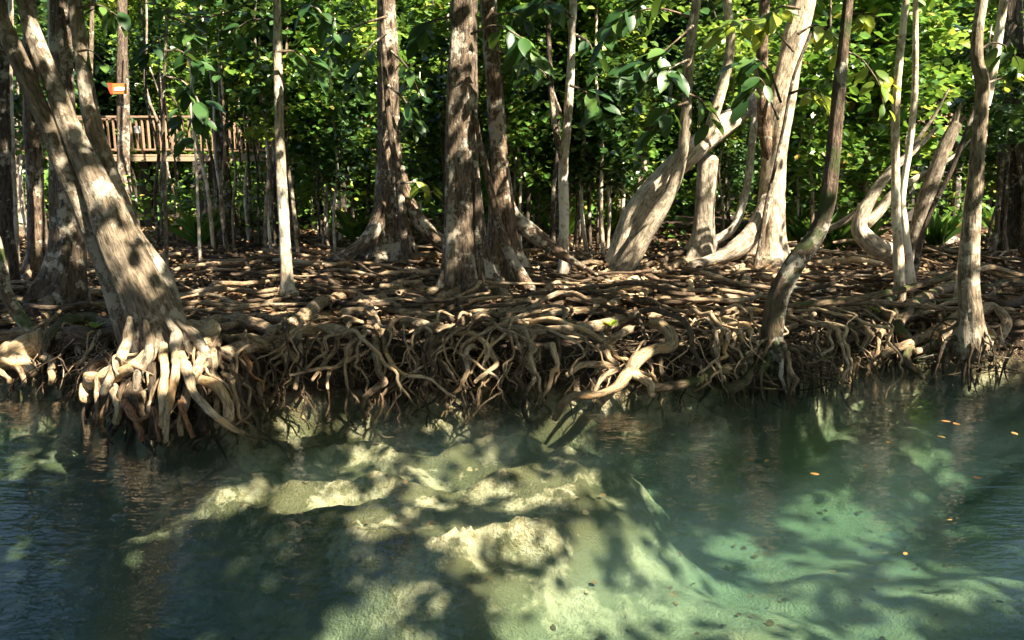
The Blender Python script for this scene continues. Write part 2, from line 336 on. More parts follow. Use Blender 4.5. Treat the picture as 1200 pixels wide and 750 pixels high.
def leaves_mesh(c, length, dirs, normals, ratio=.42):
    """c (n,3) leaf bases; folded two-quad leaves"""
    d = dirs / np.linalg.norm(dirs, axis=1)[:, None]
    sde = np.cross(d, normals); sde /= np.linalg.norm(sde, axis=1)[:, None] + 1e-9
    nn = np.cross(sde, d)
    L = length[:, None, None]
    v = c[:, None, :] + L * (LEAF_T[None, :, 0:1] * ratio / .4 * sde[:, None, :] + LEAF_T[None, :, 1:2] * d[:, None, :] + LEAF_T[None, :, 2:3] * nn[:, None, :])
    i = np.arange(len(c))[:, None] * 6
    q = np.stack([i + [0, 3, 2, 1], i + [0, 5, 4, 3]], 1).reshape(-1, 4)
    return v.reshape(-1, 3), q
def leaf_dirs(n, rng, droop=(-.9, .25)):
    a = rng.uniform(0, 6.283, n); z = rng.uniform(*droop, n)
    d = np.stack([np.cos(a), np.sin(a), z], -1)
    nr = np.stack([rng.normal(0, .45, n), rng.normal(0, .45, n), np.ones(n)], -1)
    return d, nr

# ------------------------------------------------------------------ setting: ground, river
xs = np.concatenate([np.linspace(-90, -12, 16), np.linspace(-11.5, -6.2, 22), np.linspace(-6, 6.6, 212), np.linspace(6.8, 13, 26), np.linspace(14, 90, 16)])
ys = np.concatenate([np.linspace(-25, 2.5, 14), np.linspace(3.0, 11.5, 175), np.linspace(11.7, 27, 62), np.linspace(29, 130, 18)])
X, Y = np.meshgrid(xs, ys); Z = hground(X, Y)
nx, ny = len(xs), len(ys)
i = (np.arange(ny - 1)[:, None] * nx + np.arange(nx - 1)[None, :]).reshape(-1)
g = link('ground', mesh_from('ground', np.stack([X, Y, Z], -1).reshape(-1, 3), np.stack([i, i + 1, i + nx + 1, i + nx], -1), M['ground']))
tag(g, 'dark forest soil sloping down to the pale limestone river bed', 'ground', kind='structure')
x0, x1, y0, y1, z0 = -60, 60, -24, 14.5, -3.2
wv = [(x0, y0, z0), (x1, y0, z0), (x1, y1, z0), (x0, y1, z0), (x0, y0, 0), (x1, y0, 0), (x1, y1, 0), (x0, y1, 0)]
wq = [(0, 3, 2, 1), (4, 5, 6, 7), (0, 1, 5, 4), (1, 2, 6, 5), (2, 3, 7, 6), (3, 0, 4, 7)]
tag(link('river', mesh_from('river', wv, wq, M['water'], False)), 'clear teal river with rippled surface in front of the root bank', 'river', kind='structure')

# ------------------------------------------------------------------ trees
TREES = []     # dict(obj, base, top, name)
def auto(u, v, back=0.0):
    """a point on the root mat (floor) or on the face of the bank, from its place in the photograph"""
    # waterline row for this column
    us = [a for a, _ in WL]; vs = [b_ for _, b_ in WL]
    vw = np.interp(u, us, vs); yw = at_z(u, vw, 0)[1]
    yt = yw + .75
    d = at_y(u, 0, yt); zt = .60
    # row where the mat edge (yt, zt) lies
    c, s = math.cos(PITCH), math.sin(PITCH)
    fwd = yt * c - (zt - CAMZ) * s; upc = yt * s + (zt - CAMZ) * c
    vt = CY - F * upc / fwd
    if v <= vt: p = at_z(u, v, .58); return at_y(u, v, p[1] + back)
    t = (v - vt) / max(vw - vt, 1)
    return at_y(u, v, yt + (yw - yt) * min(t, 1.15) + back)
def lobed(n, amp, hs, phase=0., sharp=1.0):
    def f(s, th):
        w = (.5 + .5 * np.cos(n * th + phase + .6 * np.sin(th * 2 + phase) + .25 * np.sin(s * 1.7 + phase))) ** sharp
        return 1 + .8 * amp * np.exp(-s / (hs * .8)) * (w - .45) + .07 * np.cos(n * th + phase + .5 * np.sin(s * .9))
    return f
def make_tree(name, label, cat, path, yd, material, top_z=9.0, sides=22, lobes=None, lump=.075, group=None, topr=.5, sink=.25, part='trunk', n=84):
    """path: (u, v, w[, dy]) from base to top, in photograph pixels; yd = distance"""
    P = [at_y(p[0], p[1], yd + (p[3] if len(p) > 3 else 0)) for p in path]
    R = [px2m(p[2], q) / 2 for p, q in zip(path, P)]
    base = P[0].copy()
    P.insert(0, P[0] + (P[0] - P[1]) / np.linalg.norm(P[0] - P[1]) * sink); R.insert(0, R[0] * 1.05)
    if top_z and P[-1][2] < top_z:
        d = P[-1] - P[-2]; d = d / np.linalg.norm(d); d = d * .7 + V3(0, 0, .5); d /= np.linalg.norm(d)
        while P[-1][2] < top_z:
            P.append(P[-1] + d * 1.3); R.append(R[-1] * .86); d = d + V3(RNG.normal(0, .06), RNG.normal(0, .06), .06); d /= np.linalg.norm(d)
    e = thing(name, label, cat, base, group)
    add_tube(part, P, R, material, e, base, sides, n, lump, lobes)
    t = dict(obj=e, base=base, top=P[-1], P=np.array(P), R=np.array(R), mat=material)
    TREES.append(t); return t
def stem(t, path, yd, material=None, sides=14, top_z=None, name='stem', lump=.05, sink=0.0, n=36):
    P = [at_y(p[0], p[1], yd + (p[3] if len(p) > 3 else 0)) for p in path]; R = [px2m(p[2], q) / 2 for p, q in zip(path, P)]
    if top_z:
        d = P[-1] - P[-2]; d = d / np.linalg.norm(d) * .7 + V3(0, 0, .5); d /= np.linalg.norm(d)
        while P[-1][2] < top_z: P.append(P[-1] + d * 1.3); R.append(R[-1] * .85)
    return add_tube(name, P, R, material or t['mat'], t['obj'], t['base'], sides, n, lump)

T = {}
T['lean'] = make_tree('mangrove_tree', 'thick pale trunk leaning left, with two slimmer stems, rooted at the water', 'tree',
    [(182, 432, 62), (187, 402, 72), (179, 370, 60), (169, 345, 54), (146, 298, 47), (127, 250, 40), (106, 200, 31), (82, 150, 25), (63, 100, 22), (43, 50, 19), (28, 0, 17)], 8.0, M['grey'], 8.0, 30,
    lobed(5, .4, .45, 1.0), .06)
stem(T['lean'], [(162, 425, 30, .1), (142, 350, 34, .1), (118, 290, 30, .08), (98, 245, 25, .05), (78, 200, 24), (57, 150, 22, -.05), (35, 100, 21, -.1), (14, 50, 20, -.1), (-8, 0, 19, -.1)], 8.0, top_z=7.5)
stem(T['lean'], [(198, 385, 44, .14), (183, 330, 37, .17), (167, 300, 32, .2), (153, 275, 27, .25), (140, 240, 25, .3), (127, 200, 22, .3), (110, 150, 20, .3), (101, 100, 18, .3), (94, 50, 16, .3), (88, 0, 16, .3)], 8.0, top_z=8.0)
T['left_dark'] = make_tree('mangrove_tree', 'stout dark brown trunk behind the leaning tree, its foot spread into roots', 'tree',
    [(70, 350, 60), (76, 315, 44), (78, 270, 37), (76, 200, 31), (72, 120, 26), (70, 0, 22)], 11.2, M['brown'], 8.5, 22, lobed(5, .7, .6, .3))
T['left_b'] = make_tree('mangrove_tree', 'brown trunk with a sunlit strip, second from the photo\'s left edge', 'tree', [(42, 318, 26), (44, 285, 22), (42, 230, 20), (38, 150, 18), (34, 0, 15)], 13.0, M['brown'], 8.5, 18, lobed(4, .5, .5))
T['left_a'] = make_tree('mangrove_tree', 'dark trunk cut by the photo\'s left edge', 'tree', [(4, 312, 28), (5, 270, 20), (4, 200, 18), (2, 100, 17), (0, 0, 15)], 12.4, M['dark'], 8.5, 18, lobed(4, .6, .5))
T['left_curve'] = make_tree('bent_mangrove', 'grey curved stem bending to the ground at the photo\'s left edge', 'tree', [(36, 386, 15), (22, 370, 15), (8, 345, 14), (2, 312, 13), (-8, 270, 12), (-30, 180, 11)], 9.2, M['mottle'], 6.0, 12)
T['left_w1'] = make_tree('slender_tree', 'thin pale stem between the two darkest trunks at far left', 'tree', [(20, 300, 7), (18, 250, 6), (15, 180, 6), (13, 110, 5), (12, 0, 4)], 14, M['pale'], 7, 8)
T['left_w2'] = make_tree('slender_tree', 'thin sunlit stem touching the stout dark trunk at left', 'tree', [(61, 322, 9), (63, 280, 8), (62, 220, 7), (60, 120, 6), (58, 0, 5)], 12.2, M['pale'], 7, 8)
T['left_w3'] = make_tree('slender_tree', 'thin grey stem just behind the leaning trunk\'s foot', 'tree', [(97, 338, 9), (98, 290, 8), (99, 240, 7), (104, 150, 6), (108, 0, 5)], 11.6, M['grey'], 7, 8)
T['board'] = make_tree('buttressed_tree', 'brown tree with ribbed foot standing before the boardwalk railing', 'tree',
    [(263, 281, 46), (262, 262, 32), (261, 235, 23), (260, 200, 17), (260, 150, 14), (262, 80, 12), (266, 0, 11)], 20.5, M['brown'], 9.5, 26, lobed(7, .8, .9, .5, 1.6))
stem(T['board'], [(258, 185, 10), (250, 130, 9), (245, 70, 8), (243, 0, 7)], 20.4, top_z=9)
T['slim'] = make_tree('slender_tree', 'slim white-barked straight tree standing alone on the root floor', 'tree',
    [(338, 345, 24), (336, 328, 15), (334, 290, 13), (331, 240, 12.5), (328, 170, 11.5), (326, 90, 10.5), (324, 0, 9.5)], 11.4, M['pale'], 8.5, 14, lobed(5, .5, .2))
T['mid'] = make_tree('buttressed_tree', 'dark brown tree with flaring buttress roots and a vine up its trunk', 'tree',
    [(458, 306, 68), (457, 285, 48), (456, 255, 37), (456, 200, 29), (455, 140, 24), (454, 70, 24), (453, 0, 23)], 15.6, M['brown'], 9.5, 30, lobed(6, .75, .8, 2.2, 1.4))
stem(T['mid'], [(478, 318, 14, -.7), (474, 285, 11, -.6), (471, 245, 9, -.5), (468, 210, 8, -.4), (460, 170, 7, -.4), (454, 120, 7, -.4), (450, 60, 6, -.4), (446, 0, 6, -.4)], 15.6, M['brown'], 10, name='vine')
stem(T['mid'], [(470, 196, 9, -.2), (480, 235, 13, -.35), (494, 262, 16, -.4), (514, 282, 18, -.4), (534, 296, 14, -.4)], 15.6, M['brown'], 12, name='buttress')
stem(T['mid'], [(446, 240, 14, -.3), (438, 270, 18, -.4), (420, 292, 18, -.5), (392, 306, 14, -.6), (372, 314, 9, -.7)], 15.6, M['brown'], 12, name='buttress')
T['centre'] = make_tree('buttressed_tree', 'tall straight fluted trunk in the middle, front of a pair', 'tree',
    [(546, 338, 74), (545, 318, 58), (543, 280, 47), (541, 220, 42), (540, 150, 38), (541, 80, 35), (544, 0, 31)], 12.2, M['brown'], 9.0, 36, lobed(5, .6, .75, 1.1, 1.2), .05)
stem(T['centre'], [(527, 345, 14, -.35), (528, 310, 13, -.28), (529, 260, 12, -.2), (531, 200, 11, -.16), (536, 165, 9, -.1)], 12.2, M['grey'], 10, name='buttress')
stem(T['centre'], [(628, 352, 20, -.3), (610, 322, 15, -.3), (592, 285, 12, -.28), (580, 245, 10, -.25), (570, 200, 8, -.22), (562, 165, 7, -.18), (556, 130, 6, -.14)], 12.2, M['red'], 10, name='buttress')
stem(T['centre'], [(564, 345, 14, -.3), (562, 310, 12, -.28), (560, 260, 10, -.22), (560, 210, 8, -.2)], 12.2, M['brown'], 10, name='buttress')
T['centre_b'] = make_tree('buttressed_tree', 'reddish lichen-spotted trunk, rear one of the middle pair', 'tree',
    [(592, 318, 54), (590, 292, 38), (588, 250, 29), (586, 200, 23), (581, 120, 20), (576, 60, 19), (572, 0, 18)], 13.0, M['red'], 9.0, 28, lobed(5, .7, .6, .2, 1.3))
stem(T['centre_b'], [(592, 226, 12), (602, 254, 18), (622, 272, 20), (645, 289, 15), (664, 302, 10, -.1), (682, 312, 6, -.2), (700, 322, 2.5, -.3)], 13.2, M['red'], 12, name='buttress')
T['fork'] = make_tree('slender_tree', 'slim pale forked tree right of the middle pair', 'tree',
    [(660, 318, 13), (661, 300, 11.5), (661, 250, 11), (660, 200, 10.5), (664, 150, 10), (668, 100, 9), (670, 50, 8), (672, 0, 8)], 13.6, M['pale'], 8.5, 12, lobed(4, .25, .2))
stem(T['fork'], [(660, 190, 8), (652, 160, 7), (646, 110, 7), (643, 50, 6), (642, 0, 6)], 13.6, M['brown'], 8, top_z=8)
T['arch'] = make_tree('leaning_tree', 'thick pale trunk leaning far right across the upright stump', 'tree',
    [(728, 318, 44), (734, 288, 34), (748, 250, 30), (774, 214, 27), (808, 180, 27), (844, 150, 25, .3), (872, 128, 23, .7), (896, 110, 19, 1.2), (922, 92, 15, 1.5)], 14.3, M['white'], None, 22, lobed(5, .35, .6), .07)
stem(T['arch'], [(826, 168, 14), (838, 130, 13), (850, 90, 12), (856, 45, 11), (852, 0, 10)], 14.3, M['white'], 10, top_z=8.5)
T['arch_thin'] = make_tree('leaning_tree', 'slim curved tree crossing in front of the thick leaning trunk', 'tree',
    [(736, 310, 26), (750, 284, 22), (770, 252, 19), (788, 220, 15), (800, 178, 13), (804, 130, 12), (808, 60, 12), (816, 0, 11)], 13.7, M['white'], 8.5, 14)
T['prop'] = make_tree('buttressed_tree', 'upright pale trunk that props the leaning one, on splayed roots', 'tree',
    [(820, 302, 46), (823, 280, 29), (825, 250, 23), (828, 210, 24), (830, 186, 23)], 14.9, M['white'], None, 24, lobed(5, .7, .45, .8, 1.3), .06)
T['white'] = make_tree('buttressed_tree', 'broad white sunlit trunk with sweeping root flanks and forked top', 'tree',
    [(898, 312, 60), (899, 290, 42), (901, 255, 33), (905, 200, 29), (910, 150, 30), (919, 100, 29), (930, 50, 27), (942, 0, 24)], 14.6, M['white'], 9.5, 30, lobed(5, .65, .6, 2.6, 1.3), .06)
stem(T['white'], [(905, 225, 12, .12), (902, 190, 15, .06), (897, 155, 16), (894, 110, 15), (893, 60, 13), (896, 0, 12)], 14.5, M['red'], 12, top_z=8.5)
stem(T['white'], [(900, 232, 16, -.2), (884, 270, 22, -.35), (862, 292, 22, -.4), (836, 304, 15, -.4), (808, 312, 10, -.4)], 14.6, M['white'], 12, name='buttress')
stem(T['white'], [(886, 318, 12, -.7), (892, 285, 8, -.6), (898, 240, 5, -.5), (905, 210, 4.5, -.5), (918, 150, 4, -.5), (930, 90, 4, -.5), (950, 40, 4, -.5)], 14.6, M['brown'], 8, name='vine')
T['white_b'] = make_tree('slender_tree', 'slim leaning pale tree just behind the broad white trunk', 'tree', [(838, 282, 12), (858, 268, 10), (870, 240, 9.5), (878, 200, 9), (884, 140, 9), (890, 60, 8), (894, 0, 7)], 18.0, M['pale'], 9, 10)
T['front'] = make_tree('mangrove_tree', 'dark lichen-blotched trunk bending up from stilt roots at the water', 'tree',
    [(905, 414, 27), (906, 385, 25), (914, 345, 24), (932, 310, 23), (954, 280, 21), (968, 245, 18), (974, 200, 17), (980, 140, 16), (987, 70, 14), (994, 0, 11)], 8.9, M['mottle'], 7.5, 20, lobed(5, .3, .3))
T['pair_a'] = make_tree('slender_tree', 'thin upright pale stem, front of the cluster on the right', 'tree', [(1054, 336, 13), (1052, 290, 11), (1049, 220, 10), (1050, 120, 9), (1056, 50, 8), (1061, 0, 8)], 11.6, M['pale'], 8, 12)
T['pair_b'] = make_tree('slender_tree', 'thin wavy pale stem close behind the front one of the right cluster', 'tree', [(1066, 322, 12), (1060, 270, 9), (1057, 230, 8), (1066, 170, 7.5), (1072, 100, 7), (1073, 0, 6)], 12.2, M['pale'], 8, 10)
T['broken'] = make_tree('broken_tree', 'grey-brown leaning trunk snapped off at its top, in the right cluster', 'tree', [(1064, 318, 20), (1072, 280, 18), (1084, 235, 17), (1100, 190, 16), (1112, 162, 15), (1121, 146, 13)], 12.8, M['grey'], None, 14, lump=.08)
for k, (du, dv, w_) in enumerate([(-5, -17, 5), (0, -26, 4.5), (5, -12, 5)]):
    stem(T['broken'], [(1117 + du * .4, 154, w_ + 2), (1120 + du * .8, 146, w_), (1124 + du, 146 + dv * .6, w_ * .6), (1126 + du, 146 + dv, 1.0)], 12.8, M['grey'], 7, name='splinter', lump=.12, n=10)
T['dthin'] = make_tree('slender_tree', 'thin dark stem slanting right in front of the snapped trunk', 'tree', [(1070, 334, 7), (1078, 285, 6.5), (1092, 245, 6), (1112, 205, 6), (1130, 160, 5), (1141, 130, 5), (1160, 80, 4), (1190, 30, 3)], 12.4, M['dark'], None, 8)
T['right'] = make_tree('mangrove_tree', 'tall crooked grey tree on arching stilt roots at right bank', 'tree',
    [(1136, 392, 30), (1136, 365, 24), (1135, 320, 21), (1138, 260, 18), (1144, 200, 16), (1149, 140, 15), (1151, 100, 14), (1144, 70, 13), (1146, 30, 12), (1151, 0, 11)], 9.4, M['grey'], 8, 20, lobed(6, .45, .35))
T['right_b'] = make_tree('slender_tree', 'pale stem slanting behind the crooked grey tree', 'tree', [(1127, 338, 15), (1130, 300, 13), (1136, 240, 12), (1146, 160, 11), (1164, 80, 10), (1176, 0, 9)], 11.4, M['pale'], 8, 12)
T['right_far'] = make_tree('buttressed_tree', 'dark tree with hanging aerial roots at the photo\'s right edge', 'tree', [(1188, 290, 46), (1188, 262, 34), (1187, 220, 30), (1186, 120, 26), (1184, 0, 22)], 16.5, M['dark'], 9, 22, lobed(6, .7, .5))
for k, (u, du) in enumerate([(1168, -6), (1176, 2), (1198, 6), (1206, 10)]):
    stem(T['right_far'], [(u + du, 296, 8, -.5), (u, 270, 6, -.4), (u + 2, 235, 6, -.35), (u * .6 + 1187 * .4, 190, 5, -.3), (1187, 130, 4, -.1)], 16.5, M['brown'], 8, name='aerial_root')
T['bowed'] = make_tree('bowed_trunk', 'thick pale trunk bowed along the ground left of the right cluster', 'tree', [(1062, 308, 24), (1042, 297, 24), (1021, 285, 22), (1008, 269, 19), (1011, 250, 16), (1021, 232, 13), (1033, 213, 11), (1049, 195, 9), (1072, 176, 7), (1098, 150, 5)], 12.9, M['white'], None, 14, sink=.1)
stem(T['bowed'], [(1016, 262, 13), (1032, 246, 12), (1046, 228, 10), (1075, 208, 7), (1098, 196, 5), (1124, 178, 3), (1140, 160, 1.5)], 12.9, M['white'], 10)

# off-frame neighbours whose crowns hang over the river (seen as shade and reflection)
OFF = [(7.6, 6.6, 'right'), (9.5, 1.5, 'right'), (5.5, -2.4, 'near'), (11.5, -3.0, 'near'), (0.5, -4.5, 'near'), (12.5, 8.5, 'right'), (-8.5, 7.5, 'left'), (-7.5, 1.0, 'left')]
for k, (x, y, side) in enumerate(OFF):
    z = float(hground(x, y)); b0 = V3(x, y, z)
    e = thing('overhanging_tree', 'tall tree outside the picture shading the river from the %s bank' % side, 'tree', b0, 'trees outside the picture')
    P = [b0 - [0, 0, .3], b0 + [RNG.normal(0, .1), RNG.normal(0, .1), 2.5 - z], b0 + [RNG.normal(0, .3), RNG.normal(0, .3), 5.5 - z], b0 + [RNG.normal(0, .5), RNG.normal(0, .5), 8.0 - z]]
    add_tube('trunk', P, [.26, .18, .15, .10], M['brown'], e, b0, 16, 24, .06, lobed(5, .6, .6))
    TREES.append(dict(obj=e, base=b0, top=P[-1], P=np.array(P), R=np.array([.26, .18, .15, .1]), mat=M['brown']))

# ------------------------------------------------------------------ roots
ROOTERS = [k for k in ('lean', 'left_dark', 'left_b', 'slim', 'mid', 'centre', 'centre_b', 'fork', 'arch', 'arch_thin', 'prop', 'white', 'front', 'pair_a', 'right', 'right_b', 'right_far', 'broken')]
def nearest_tree(p):
    best = min(ROOTERS, key=lambda k: (T[k]['base'][0] - p[0]) ** 2 + ((T[k]['base'][1] - p[1]) * .8) ** 2)
    return T[best]
def root(ctrl, rads, material=None, owner=None, sides=8, n=None, lump=.11):
    t = owner or nearest_tree(ctrl[0]); ctrl = np.array(ctrl, float); rads = np.array(rads, float)
    if len(ctrl) > 2:                          # knots and kinks
        m_ = max(len(ctrl) * 2, 8); ctrl = catmull(ctrl, m_); rads = np.interp(np.linspace(0, 1, m_), np.linspace(0, 1, len(rads)), rads)
        j = RNG.normal(0, .15, (m_, 3)) * rads[:, None]; j[0] = j[-1] = 0; ctrl = ctrl + j; rads = rads * RNG.uniform(.93, 1.09, m_)
    return add_tube('root', ctrl, rads, material or M['root'], t['obj'], t['base'], sides, n, lump, oval=.08)
def hroot(path, material='root', owner=None, back=0.0, sides=12):
    P = [auto(p[0], p[1], back + (p[3] if len(p) > 3 else 0)) for p in path]
    root(P, [px2m(p[2], q) / 2 for p, q in zip(path, P)], M[material], T[owner] if owner else None, sides, int(np.clip(len(path) * 9, 24, 80)), .2)
